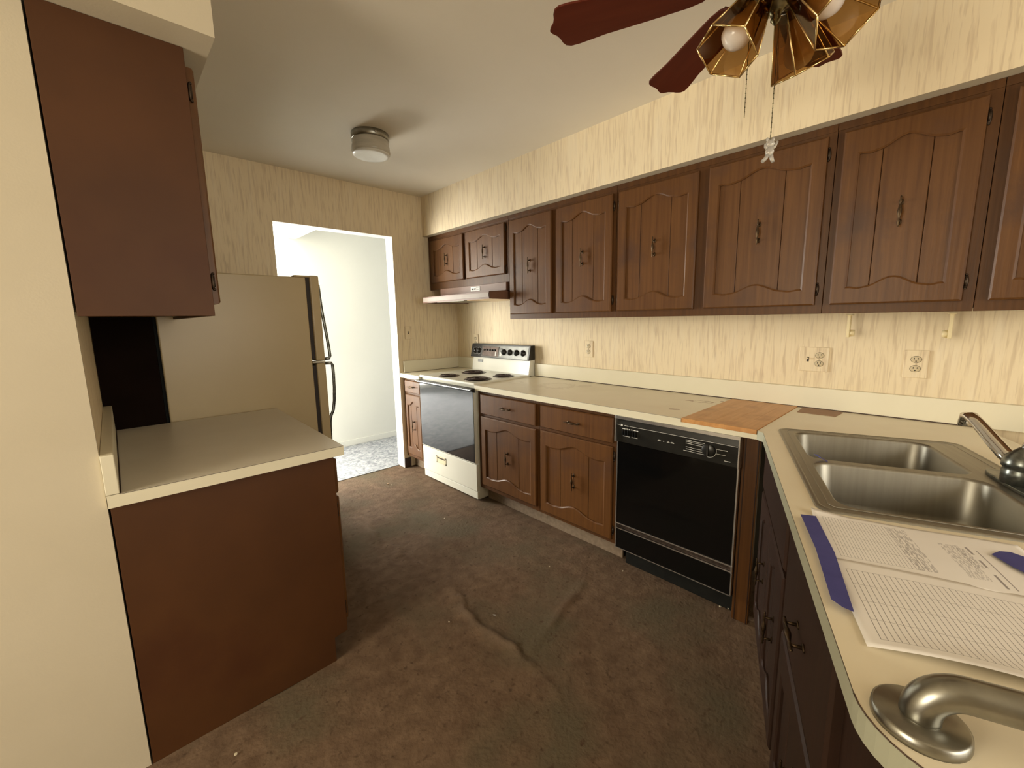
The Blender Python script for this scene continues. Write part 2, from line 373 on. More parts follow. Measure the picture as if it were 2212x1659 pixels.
# back wall with the doorway: papered front, white reveals
def wall_back():
    mb = MB()
    y0, y1 = 0, .12
    def q(a, b, c, d, m): mb.add([a, b, c, d], [(0, 1, 2, 3)], m)
    for (xa, xb, za, zb) in ((-2.75, DX0, 0, H), (DX1, .0, 0, H), (DX0, DX1, DZ, H)):
        q((xa, y0, za), (xb, y0, za), (xb, y0, zb), (xa, y0, zb), 0)
        q((xa, y1, za), (xa, y1, zb), (xb, y1, zb), (xb, y1, za), 1)
    q((DX0, y0, 0), (DX0, y0, DZ), (DX0, y1, DZ), (DX0, y1, 0), 1)
    q((DX1, y0, 0), (DX1, y1, 0), (DX1, y1, DZ), (DX1, y0, DZ), 1)
    q((DX0, y0, DZ), (DX1, y0, DZ), (DX1, y1, DZ), (DX0, y1, DZ), 1)
    return struct(mb, 'wall_back', [M['paper_wall'], M['white_paint']], 'wallpapered back wall with a cased white doorway opening')
wall_back()
mb = MB(); mb.box(DX1+.001, -.61, -.012, 0, 0, .09)
struct(mb, 'baseboard_back', M['vinyl_base'], 'dark brown vinyl base right of the doorway')

# left wall block: papered towards the kitchen, cream paint on its end face
mb = MB()
mb.box(-5.0, XL, YL, .0, 0, H, 1)
mb.add([(XL+.0005, YL, 0), (XL+.0005, 0, 0), (XL+.0005, 0, H), (XL+.0005, YL, H)], [(0, 1, 2, 3)], 0)
struct(mb, 'wall_left', [M['paper_wall'], M['cream_paint']], 'cream painted wall end with wallpaper on its kitchen side')

# walls of the room behind the camera, with two window openings
mb = MB()
for (ya, yb, za, zb) in ((-6.1, -3.0, 0, H), (-1.96, YL, 0, H), (-3.0, -1.96, 0, .8), (-3.0, -1.96, 2.1, H)): mb.box(-5.12, -5.0, ya, yb, za, zb)
struct(mb, 'wall_side', M['cream_paint'], 'cream wall with a window opening behind the camera')
mb = MB()
for (xa, xb, za, zb) in ((-5.0, -2.85, 0, H), (-.95, .1, 0, H), (-2.85, -.95, 0, .85), (-2.85, -.95, 2.15, H)): mb.box(xa, xb, -6.12, -6.0, za, zb)
struct(mb, 'wall_rear', M['cream_paint'], 'cream rear wall with a window opening')

# hall beyond the doorway
mb = MB(); mb.box(-1.26, .9, 1.08, 1.2, 0, 2.46)
struct(mb, 'wall_hall', M['white_paint'], 'white hall wall seen through the doorway')
mb = MB(); mb.box(-1.26, -1.13, .45, 1.08, 2.19, 2.46)
struct(mb, 'trim_1', M['white_paint'], 'boxed white beam under the hall ceiling')
mb = MB(); mb.box(-1.26, .9, 1.066, 1.08, .006, .07)
struct(mb, 'baseboard_hall', M['white_paint'], 'low white baseboard in the hall', .003)
mb = MB(); mb.box(.8, .9, .12, 1.08, 0, 2.46)
struct(mb, 'wall_hall_end', M['white_paint'], 'white hall end wall')
mb = MB(); mb.box(-4.2, -1.14, 4.0, 4.1, 0, 2.46); mb.box(-1.26, -1.14, 1.2, 4.0, 0, 2.46); mb.box(-4.2, -4.1, .12, 4.0, 0, 2.46); mb.box(-4.1, -2.75, .12, .2, 0, 2.46)
struct(mb, 'wall_far', M['white_paint'], 'bright white walls of the room beyond')

# soffits
SX = -.365
mb = MB(); mb.box(SX, 0, -5.6, 0, SZ, H, 0)
mb.add([(SX-.0006, -5.6, SZ-.0006), (0, -5.6, SZ-.0006), (0, 0, SZ-.0006), (SX-.0006, 0, SZ-.0006)], [(0, 1, 2, 3)], 1)
struct(mb, 'trim_2', [M['paper_wall'], M['cream_paint']], 'wallpapered soffit above the long row of wall cabinets')
mb = MB(); mb.box(XL, -2.25, -1.975, 0, 2.165, H, 0)
mb.box(-5.0, XL, -1.975, YL, 2.165, H, 0)
struct(mb, 'trim_3', M['cream_paint'], 'cream painted soffit above the left wall cabinet')

# ------------------------------------------------------------------ shared hardware
def handle_mb(horizontal=False):
    mb = MB()
    L_ = .056
    zs = [-1, -.93, -.86, -.80, -.72, -.64, -.55, -.40, -.22, -.10, 0]
    rs = [.0012, .0035, .0022, .0038, .0026, .0042, .0028, .0036, .0055, .0066, .0072]
    pts = [(0, -.024, z*L_) for z in zs] + [(0, -.024, -z*L_) for z in zs[-2::-1]]
    rad = rs + rs[-2::-1]
    mb.tube(pts, rad, 10)
    for s in (-1, 1):
        mb.tube([(0, 0, s*.036), (0, -.024, s*.036)], [.0042, .0030], 8)
        mb.ball((0, -.0015, s*.036), .0075, 10, 6, sc=(1, .35, 1.5))
    if horizontal:
        mb.v = [(z, y, x) for x, y, z in mb.v]
    return mb
HW = {}
def handle(parent, loc, horizontal=False):
    k = 'h' if horizontal else 'v'
    if k not in HW:
        o = handle_mb(horizontal).build('handle', M['bronze'], parent, loc=loc); tag(o, 'antique bronze spindle pull'); HW[k] = o; return o
    return inst(HW[k], parent, loc)
def hinge(parent, loc, side=1):
    if 'hinge' not in HW:
        mb = MB(); mb.ball((0, -.003, 0), .026, 10, 8, sc=(.30, .22, 1)); mb.tube([(0, -.006, -.017), (0, -.006, .017)], .0035, 8)
        mb.ball((0, -.006, .024), .0045, 8, 5); mb.ball((0, -.006, -.024), .0045, 8, 5)
        HW['hinge'] = tag(mb.build('hinge', M['hinge'], parent, loc=loc), 'dark bronze butterfly hinge'); return HW['hinge']
    return inst(HW['hinge'], parent, loc)

def ogee(s, a):
    """height of the arched rail edge over the opening, s in 0..1"""
    d = abs(s-.5)
    if d < .30: return a*(.5+.5*math.cos(PI*d/.30))*1.0 - .0
    return -a*.14*math.sin(PI*min(1, (d-.30)/.16))
def door(parent, x0, x1, z0, z1, yb=0.0, hmat='wood_door', hx=None, hinge_side=None, thick=.020, hz=None, name='door', label=None, lower=False):
    """arched panel door, front towards -y; frame mesh with panel boards, pull and hinges as its pieces"""
    w_, h_ = x1-x0, z1-z0
    st = min(.054, w_*.14); rl = min(.072, h_*.17); a = min(.034, h_*.09)
    n = 28; c = .007
    bot = [(x0+st+(w_-2*st)*i/n, z0+rl+ogee(i/n, a)) for i in range(n+1)]
    top = [(x0+st+(w_-2*st)*i/n, z1-rl-a+ogee(i/n, a)) for i in range(n+1)]
    if True: top = [(p[0], p[1]+a*.25) for p in top]
    loop = bot + top[::-1]
    e = .006
    outer = [(x0+e, z0+e)] + [(p[0], z0+e) for p in bot[1:-1]] + [(x1-e, z0+e), (x1-e, z1-e)] + [(p[0], z1-e) for p in top[::-1][1:-1]] + [(x0+e, z1-e)]
    outer2 = [(x0, z0)] + [(p[0], z0) for p in bot[1:-1]] + [(x1, z0), (x1, z1)] + [(p[0], z1) for p in top[::-1][1:-1]] + [(x0, z1)]
    N_ = len(loop)
    cx, cz = (x0+x1)/2, (z0+z1)/2
    off = []
    for i, p in enumerate(loop):
        dz = -c if i <= n else c; dx = 0
        if i in (0, N_-1): dx = -c
        if i in (n, n+1): dx = c
        off.append((p[0]+dx, p[1]+dz))
    y = yb - thick
    rings = [[(p[0], yb, p[1]) for p in outer2], [(p[0], y+.005, p[1]) for p in outer2], [(p[0], y, p[1]) for p in outer],
             [(p[0], y, p[1]) for p in off], [(p[0], y+.004, p[1]) for p in loop], [(p[0], yb-.006, p[1]) for p in loop]]
    mb = MB(); v = [p for r in rings for p in r]
    f = []
    for k in range(len(rings)-1):
        for i in range(N_): j = (i+1) % N_; f.append((k*N_+i, k*N_+j, (k+1)*N_+j, (k+1)*N_+i))
    mb.add(v, f)
    d = mb.build(name, M[hmat], parent)
    if label: tag(d, label)
    # three panel boards with V joints
    xs = [x0+st-.004, x0+st+(w_-2*st)*.25, x0+st+(w_-2*st)*.75, x1-st+.004]
    for i in range(3):
        g = .0009
        pb = MB(); xa, xb = xs[i]+(g if i else 0), xs[i+1]-(g if i < 2 else 0)
        za, zb = z0+rl*.55, z1-rl*.55
        pb.prism([(xa, yb), (xa, yb-.0085), (xa+.002, yb-.0105), (xb-.002, yb-.0105), (xb, yb-.0085), (xb, yb)], za, zb, 0)
        pb.build('panel_board', M[hmat], d)
    if hx is not False:
        handle(d, (cx if hx is None else hx, yb-.0105, cz if hz is None else hz))
    if hinge_side:
        xx = x1+.004 if hinge_side > 0 else x0-.004
        for zz in (z0+h_*.10, z1-h_*.10): hinge(d, (xx, yb-.001, zz))
    return d
def drawer(parent, x0, x1, z0, z1, yb=0.0, mat='wood_door', h=True, thick=.020):
    mb = MB(); e = .005; y = yb-thick
    r1 = [(x0, yb, z0), (x1, yb, z0), (x1, yb, z1), (x0, yb, z1)]; r2 = [(p[0], y+.006, p[2]) for p in r1]
    r3 = [(x0+e, y, z0+e), (x1-e, y, z0+e), (x1-e, y, z1-e), (x0+e, y, z1-e)]
    mb.add(r1+r2+r3, [(0, 1, 5, 4), (1, 2, 6, 5), (2, 3, 7, 6), (3, 0, 4, 7), (4, 5, 9, 8), (5, 6, 10, 9), (6, 7, 11, 10), (7, 4, 8, 11), (8, 9, 10, 11), (3, 2, 1, 0)])
    d = mb.build('drawer', M[mat], parent)
    if h: handle(d, ((x0+x1)/2, y, (z0+z1)/2), True)
    return d

RW = -PI/2   # frame of the right wall: local x runs towards -y, local y into the wall
# ------------------------------------------------------------------ wall cabinets on the right wall
def upper(y0, y1, z0, label, doors, group='arched-door wall cabinets over the long counter'):
    """y0 > y1 world; local x = y0 - y"""
    t = thing('wall_cabinet', label, 'cabinet', (-.305, y0, 0), RW, group)
    w_ = y0-y1
    mb = MB(); mb.box(.0008, w_-.0008, 0, .018, z0, SZ-.001); mb.box(.002, w_-.002, .018, .303, z0+.012, SZ-.001)
    mb.box(.0008, w_-.0008, -.004, 0, SZ-.030, SZ-.001)
    mb.build('carcass', M['wood'], t, .0015)
    for (a, b, za, zb, side) in doors:
        door(t, y0-a, y0-b, za, zb, 0, 'wood_door', None, side)
    return t
upper(-.002, -1.100, 1.660, 'short two-door brown wall cabinet directly above the range hood', [(-.055, -.548, 1.722, 2.098, -1), (-.585, -1.068, 1.722, 2.098, 1)])
upper(-1.100, -2.036, 1.378, 'brown wall cabinet with one narrow and one wider arched door, beside the range hood', [(-1.118, -1.535, 1.415, 2.098, -1), (-1.575, -2.015, 1.415, 2.098, 1)])
upper(-2.036, -3.074, 1.378, 'wide two-door brown wall cabinet behind the hanging fan pull chain', [(-2.056, -2.518, 1.415, 2.098, -1), (-2.570, -3.046, 1.415, 2.098, 1)])
upper(-3.074, -3.520, 1.378, 'dark single-door brown wall cabinet above the two paper towel brackets', [(-3.100, -3.488, 1.415, 2.098, 1)])
upper(-3.520, -4.05, 1.378, 'brown wall cabinet cut off by the right edge of the photo', [(-3.552, -4.02, 1.415, 2.098, 1)])

# ------------------------------------------------------------------ range hood
def hood():
    t = thing('range_hood', 'brown enamelled range hood mounted under the short cabinet', 'range hood', (0, -.185, 0), RW)
    W_ = .905
    mb = MB(); mb.box(.02, W_-.002, -.330, -.004, 1.598, 1.659)
    mb.build('hood_body', M['hood'], t, .002)
    # sloping canopy: shell with an open underside
    mb = MB()
    f0, f1, zt, zb, zl = -.505, -.335, 1.598, 1.530, 1.583
    prof = [(-.004, zt), (f1, zt), (f0, zl), (f0, zb), (-.004, zb)]
    for xa, xb in ((0, .012), (W_-.012, W_)):
        mb.prism([(p[0], p[1]) for p in prof], xa, xb, 0, 'x')
    mb.box(0, W_, f0, f0+.006, zb, zl)
    mb.add([(0, f1, zt), (W_, f1, zt), (W_, f0, zl), (0, f0, zl), (0, f1, zt-.004), (W_, f1, zt-.004), (W_, f0, zl-.004), (0, f0, zl-.004)], [(0, 1, 2, 3), (7, 6, 5, 4), (0, 3, 7, 4), (1, 5, 6, 2), (0, 4, 5, 1), (3, 2, 6, 7)])
    mb.box(0, W_, f1, -.004, zt-.012, zt)
    mb.build('canopy', M['hood'], t, .0015)
    mb = MB(); mb.box(.006, W_-.006, f0-.0025, f0, zb+.012, zl-.008)
    tag(mb.build('front_strip', M['hood_strip'], t, .001), 'pale reflective strip along the lip')
    mb = MB(); mb.prism([(.470, 1.612), (.590, 1.612), (.590, 1.648), (.470, 1.648)], -.3325, -.330, 0, 'y')
    p = tag(mb.build('control_plate', M['white'], t, .0006), 'small white switch plate')
    for xx in (.487, .520):
        s = MB(); s.box(xx, xx+.012, -.340, -.3325, 1.624, 1.634); s.build('switch', M['black'], p, .001)
    s = MB(); s.box(.542, .580, -.3332, -.3325, 1.638, 1.640); s.box(.542, .572, -.3332, -.3325, 1.621, 1.623); s.build('lettering', M['black'], p)
    mb = MB(); mb.box(.50, .86, -.40, -.10, zb+.002, zb+.014); tag(mb.build('lamp_lens', M['lens'], t, .003), 'yellowed plastic lamp lens')
    mb = MB(); mb.box(.06, .46, -.40, -.10, zb+.004, zb+.012); tag(mb.build('filter', M['steel'], t, .002), 'metal grease filter')
hood()

# ------------------------------------------------------------------ range (cooker)
def cooker():
    y0 = -.328; W_ = .760
    t = thing('electric_range', 'white freestanding electric range with black oven glass and coil burners', 'stove', (0, y0, 0), RW)
    FX = -.645
    mb = MB(); mb.box(0, W_, FX, -.012, .012, .898); mb.build('body', M['enamel'], t, .002)
    mb = MB(); mb.box(-.001, W_+.001, FX-.022, -.075, .896, .918); mb.build('cooktop', M['enamel'], t, .008, seg=3)
    # back guard: white lower apron, slanting
    mb = MB(); mb.prism([(-.012, .90), (-.090, .912), (-.066, 1.045), (-.060, 1.150), (-.012, 1.155)], .004, W_-.004, 0, 'x')
    g = mb.build('backguard', M['enamel'], t, .004)
    mb = MB(); pass
    # control panel, front leaning back towards its top
    PT, PB = (-.070, 1.158), (-.098, 1.036)
    mb = MB(); mb.prism([(PB[0], PB[1]), (PT[0], PT[1]), (-.020, 1.160), (-.020, 1.040)], -.004, W_+.004, 0, 'x')
    c = tag(mb.build('control_panel', M['black'], t, .002), 'black control panel')
    # local frame on the panel face
    dv = Vector((0, PT[0]-PB[0], PT[1]-PB[1])); hgt = dv.length; dv.normalize(); nv = Vector((0, -dv.z, dv.y))
    def F(x, v_): return Matrix(((1, 0, 0, x), (0, dv.y, nv.y, PB[0]+dv.y*v_), (0, dv.z, nv.z, PB[1]+dv.z*v_), (0, 0, 0, 1)))
    mb = MB(); mb.box(.150, W_-.012, .008, hgt-.012, 0, .0016, 0, F(0, 0)); tag(mb.build('panel_film', M['panel_grey'], c), 'grey reflective facing')
    mb = MB(); mb.box(.165, .385, .016, hgt-.022, .0016, .004, 0, F(0, 0)); ck = tag(mb.build('clock', M['pan'], c, .001), 'dark clock and timer window')
    mb = MB()
    for k, xx in enumerate((.195, .232, .268, .304, .338)): mb.lathe([(.009 if k != 1 else .005, 0), (.008, .009), (.002, .010)], 12, 0, F(xx, .070) @ Matrix.Translation((0, 0, .004)))
    mb.build('clock_button', M['black'], ck)
    mb = MB(); mb.box(.345, .357, .022, .058, .004, .0048, 0, F(0, 0)); mb.build('display_strip', M['white'], ck)
    for k, xx in enumerate((.060, .112, .455, .530, .610, .690)):
        T_ = F(xx, .060)
        mb = MB(); mb.lathe([(.027, 0), (.027, .003), (.021, .005), (.019, .020), (.016, .023), (.001, .0235)], 20, 0, T_ @ Matrix.Translation((0, 0, .0016)))
        mb.box(-.004, .004, -.019, .019, .020, .030, 0, T_)
        kn = mb.build('knob', M['black'], c)
        mk_ = MB(); mk_.box(-.0012, .0012, .004, .019, .030, .0306, 0, T_)
        mk_.build('pointer', M['white'], kn)
        if k < 2:
            r_ = MB()
            for a in range(0, 360, 30):
                an = R(a); r_.box(-.0022, .0022, .029, .034, .0002, .0008, 0, T_ @ Matrix.Rotation(an, 4, 'Z'))
            r_.build('dial_mark', M['white'], kn)
    mb = MB(); mb.box(.403, .428, .022, .058, .0016, .0024, 0, F(0, 0)); mb.box(.408, .432, .078, .092, .0016, .0026, 1, F(0, 0)); mb.build('indicator', [M['white'], M['black']], c)
    mb = MB(); T_ = Matrix(((1, 0, 0, 0), (0, 1, 0, -.0005), (0, 0, 1, 0), (0, 0, 0, 1)))
    mb.box(.085, .150, -.0815, -.070, .990, 1.012, 0); mb.build('nameplate', M['grey_print'], t, .0005)
    # burners
    for (bx, by, r) in ((.27, -.545, .078), (.265, -.275, .098), (.615, -.515, .100), (.640, -.265, .078)):
        b = MB(); b.lathe([(r+.010, .918), (r+.010, .9205), (r+.002, .921), (r-.004, .9195), (.02, .9185), (.001, .9185)], 32, 0, Matrix.Translation((bx, by, 0)))
        bo = tag(b.build('burner', M['pan'], t), 'coil burner over a dark drip pan')
        turns = 4 if r > .09 else 3; pts = []
        for k in range(turns*20+1):
            a = 2*PI*k/20; rr = .018+(r-.024)*k/(turns*20); pts.append((bx+rr*math.cos(a), by+rr*math.sin(a), .9265))
        cb = MB(); cb.tube(pts, .0052, 6, sq=.8); cb.build('coil', M['coil'], bo)
    # oven door
    mb = MB(); mb.box(.003, W_-.003, FX-.026, FX-.001, .298, .872); od = mb.build('oven_door', M['enamel'], t, .003)
    mb = MB(); mb.box(.010, W_-.010, FX-.029, FX-.026, .306, .850); gl = tag(mb.build('door_glass', M['black_glass_oven'], od, .0008), 'reflective black glass')
    mb = MB(); mb.prism([(FX-.026, .846), (FX-.062, .866), (FX-.064, .876), (FX-.026, .882)], -.012, W_+.012, 0, 'x'); tag(mb.build('door_handle', M['black'], od, .002), 'full-width black grip')
    mb = MB(); mb.box(.0, W_, FX-.063, FX-.0615, .867, .871); mb.build('handle_trim', M['alu'], od)
    # storage drawer
    mb = MB(); mb.box(.002, W_-.002, FX-.020, FX-.001, .078, .290); mb.box(.004, W_-.004, FX-.014, FX-.001, .014, .072)
    dr = mb.build('storage_drawer', M['enamel'], t, .003)
    mb = MB()
    xa, xb, za, zb, yy = .215, .355, .185, .245, FX-.020
    mb.box(xa, xb, yy-.003, yy, za, za+.010); mb.box(xa, xb, yy-.003, yy, zb-.010, zb); mb.box(xa, xa+.012, yy-.003, yy, za, zb); mb.box(xb-.012, xb, yy-.003, yy, za, zb)
    mb.prism([(yy-.0022, za+.010), (yy-.0004, za+.030), (yy-.0004, zb-.010), (yy-.0002, zb-.010), (yy-.0002, za+.010)], xa+.012, xb-.012, 0, 'x')
    rp = tag(mb.build('recessed_pull', M['enamel_edge'], dr), 'almond recessed finger pull')
    mb = MB(); mb.box(xa+.012, xb-.012, yy-.0012, yy-.0002, zb-.022, zb-.010); mb.build('pull_slot', M['pan'], rp)
cooker()

# ------------------------------------------------------------------ base cabinets on the right wall
def base(y0, y1, label, front, group='arched-door base cabinets under the long counter', kick='dust_kick', open_right=True):
    t = thing('base_cabinet', label, 'cabinet', (-.635, y0, 0), RW, group)
    w_ = y0-y1
    mb = MB(); mb.box(.0008, w_-.0008, 0, .02, .115, T-.040); mb.box(.002, w_-.002, .02, .630, .115, T-.041); mb.build('carcass', M['wood'], t, .0015)
    mb = MB(); mb.box(.0008, w_-.0008, .075, .09, .0, .115); tag(mb.build('kick_board', M[kick], t), 'dusty pale kick board' if kick == 'dust_kick' else None)
    for kind, a, b, za, zb, side in front:
        if kind == 'drawer': drawer(t, y0-a, y0-b, za, zb)
        else: door(t, y0-a, y0-b, za, zb, 0, 'wood_door', None, side)
    return t
base(-.002, -.325, 'narrow orange-brown base cabinet between the doorway and the white range', [('drawer', -.045, -.300, .735, .845, 0), ('door', -.045, -.300, .150, .715, -1)])
base(-1.092, -1.708, 'brown base cabinet right beside the white range', [('drawer', -1.135, -1.690, .695, .842, 0), ('door', -1.135, -1.690, .150, .675, -1)])
base(-1.708, -2.285, 'brown base cabinet with worn lower rail beside the black dishwasher', [('drawer', -1.728, -2.262, .700, .842, 0), ('door', -1.728, -2.262, .140, .680, 1)])

# ------------------------------------------------------------------ dishwasher
def dishwasher():
    y0 = -2.292; W_ = .606; FX = -.632
    t = thing('dishwasher', 'black built-in dishwasher with silver trim lines', 'dishwasher', (0, y0, 0), RW)
    mb = MB(); mb.box(0, W_, FX+.004, -.03, .10, T-.042); mb.build('body', M['black_matt'], t)
    mb = MB(); mb.box(.004, W_-.004, FX-.024, FX+.004, .262, .722); dr = tag(mb.build('door', M['black_gloss'], t, .001), 'glossy black door')
    mb = MB(); mb.box(.0, .006, FX-.026, FX, .225, .722); mb.box(W_-.006, W_, FX-.026, FX, .225, .722); mb.box(0, W_, FX-.027, FX-.020, .258, .264)
    tag(mb.build('door_trim', M['alu'], dr), 'thin silver edge trim')
    mb = MB(); mb.box(.002, W_-.002, FX-.016, FX, .232, .258); tag(mb.build('lower_rail', M['pan'], t, .002), 'dark rail under the door')
    mb = MB(); mb.box(.002, W_-.002, FX-.022, FX+.004, .118, .230); ap = tag(mb.build('access_panel', M['black_gloss'], t, .001), 'black access panel')
    mb = MB(); mb.box(.0, .005, FX-.024, FX, .116, .228); mb.box(W_-.005, W_, FX-.024, FX, .116, .228); mb.box(0, W_, FX-.024, FX-.018, .114, .118); mb.box(0, W_, FX-.024, FX-.018, .228, .232)
    mb.build('panel_trim', M['alu'], ap)
    mb = MB(); mb.box(.03, W_-.0, FX+.045, FX+.06, .0, .116); tag(mb.build('kick_plate', M['black_matt'], t), 'black kick plate')
    # control panel
    mb = MB(); z0, z1 = .724, .852
    mb.prism([(FX-.028, z0), (FX-.040, z1-.030), (FX-.030, z1), (FX, z1), (FX, z0)], 0, W_, 0, 'x')
    cp = tag(mb.build('control_panel', M['black'], t, .001), 'black control fascia')
    f = lambda z: FX-.028-.012*(z-z0)/(z1-.030-z0)
    mb = MB(); mb.box(-.004, W_+.004, FX-.044, FX-.004, z1, z1+.014); mb.box(-.004, .002, FX-.044, FX, z0, z1); mb.box(W_-.002, W_+.004, FX-.044, FX, z0, z1)
    tag(mb.build('chrome_trim', M['alu'], cp, .001), 'silver frame around the fascia')
    mb = MB()
    def mark(x0, x1, za, zb): zc = (za+zb)/2; mb.box(x0, x1, f(zc)-.0008, f(zc)+.002, za, zb)
    mark(.006, .026, .818, .8195); mark(.052, .075, .817, .8205); mark(.080, W_-.006, .818, .8195); mark(.030, .041, .8145, .8235)
    for xx, ww in ((.036, .012), (.050, .006), (.062, .010), (.076, .006), (.088, .010), (.104, .012), (.120, .010)): mark(xx, xx+ww, .800+random.uniform(-.002, .002), .8035)
    mark(.040, .080, .760, .762); mark(.090, .124, .760, .762)
    for xx, ww in ((.235, .016), (.262, .006), (.282, .014), (.300, .018)): mark(xx, xx+ww, .7745, .7765); mark(xx+.003, xx+ww-.003, .779, .7805)
    for k, zz in enumerate((.806, .799, .790, .772, .762, .752)):
        mark(.375-(.012 if k == 5 else 0), .402, zz, zz+.0022); mark(.402, .452 - abs(k-2.5)*-.004, zz-.0010, zz+.0004)
    mark(.512, .560, .790, .7915); mark(.545, .560, .7895, .7925); mark(.512, .552, .768, .7695); mark(.546, .572, .742, .7445)
    mb.build('lettering', M['white'], cp)
    # dial with ring
    T_ = Matrix.Translation((.480, f(.780), .780)) @ Matrix.Rotation(R(90), 4, 'X')
    mb = MB(); mb.lathe([(.030, 0), (.029, .010), (.026, .013), (.001, .013)], 28, 0, T_); mb.box(-.004, .004, -.026, .026, .013, .020, 0, T_)
    dl = tag(mb.build('dial', M['black'], cp), 'round black cycle dial')
    mb = MB(); 
    for k in range(14):
        a0, a1 = R(-100+k*11), R(-100+(k+1)*11)
        v = []
        for rr in (.0325, .0340):
            for a in (a0, a1): v.append((rr*math.cos(a), rr*math.sin(a), .0015))
        mb.add(v, [(0, 1, 3, 2)], 0, False, T_)
    mb.build('dial_ring', M['white'], dl)
    for k in range(6):
        mb = MB(); xx = .040+k*.0145; mb.box(xx, xx+.009, f(.780)-.006, f(.780)+.002, .768, .795); mb.build('push_button', M['black_gloss'], cp, .001)
dishwasher()

# filler between the dishwasher and the angled peninsula
t = thing('corner_filler', 'tall narrow brown filler panel right of the dishwasher', 'cabinet', (-.635, -2.900, 0), RW)
mb = MB(); mb.box(.0, .068, 0, .02, .0, T-.041); mb.build('panel', M['wood'], t, .002)
mb = MB(); mb.box(.010, .014, -.002, 0, .0, T-.041); mb.box(.060, .064, -.003, 0, .0, T-.041); mb.build('bead', M['wood_dark'], t)

# ------------------------------------------------------------------ peninsula: frame U (towards its end) and V (away from the kitchen)
PA = Vector((-.615, -2.962, 0)); PTH = R(200)
PU = Vector((math.cos(PTH), math.sin(PTH), 0)); PV = Vector((-math.sin(PTH), math.cos(PTH), 0))
def pw(u, v, z=0): q = PA + PU*u + PV*v; return (q.x, q.y, z)
def pinv(x, y): d = Vector((x, y, 0))-PA; return (d.dot(PU), d.dot(PV))
PM = Matrix.Translation(PA) @ Matrix.Rotation(PTH, 4, 'Z')
def pen_cab(u0, u1, label, front):
    p = pw(u0, .030); t = thing('peninsula_cabinet', label, 'cabinet', (p[0], p[1], 0), PTH, 'dark cabinets under the angled peninsula')
    w_ = u1-u0
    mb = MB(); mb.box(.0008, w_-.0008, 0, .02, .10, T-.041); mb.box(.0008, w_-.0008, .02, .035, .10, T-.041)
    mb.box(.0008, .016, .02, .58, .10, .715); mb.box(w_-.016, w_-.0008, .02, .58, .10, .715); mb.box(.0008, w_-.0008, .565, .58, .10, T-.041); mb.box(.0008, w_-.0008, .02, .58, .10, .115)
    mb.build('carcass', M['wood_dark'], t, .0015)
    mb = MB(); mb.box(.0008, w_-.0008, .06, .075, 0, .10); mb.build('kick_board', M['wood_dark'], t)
    for kind, a, b, za, zb, side in front:
        if kind == 'drawer': drawer(t, a-u0, b-u0, za, zb, 0, 'wood_dark', side != 0)
        else: door(t, a-u0, b-u0, za, zb, 0, 'wood_dark', None, side)
    return t
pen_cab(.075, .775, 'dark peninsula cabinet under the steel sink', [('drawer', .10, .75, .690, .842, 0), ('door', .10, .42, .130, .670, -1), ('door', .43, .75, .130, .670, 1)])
pen_cab(.775, 1.455, 'dark peninsula cabinet nearest the camera, drawer pull showing', [('drawer', .80, 1.27, .575, .842, 1), ('door', .80, 1.27, .130, .555, 1)])

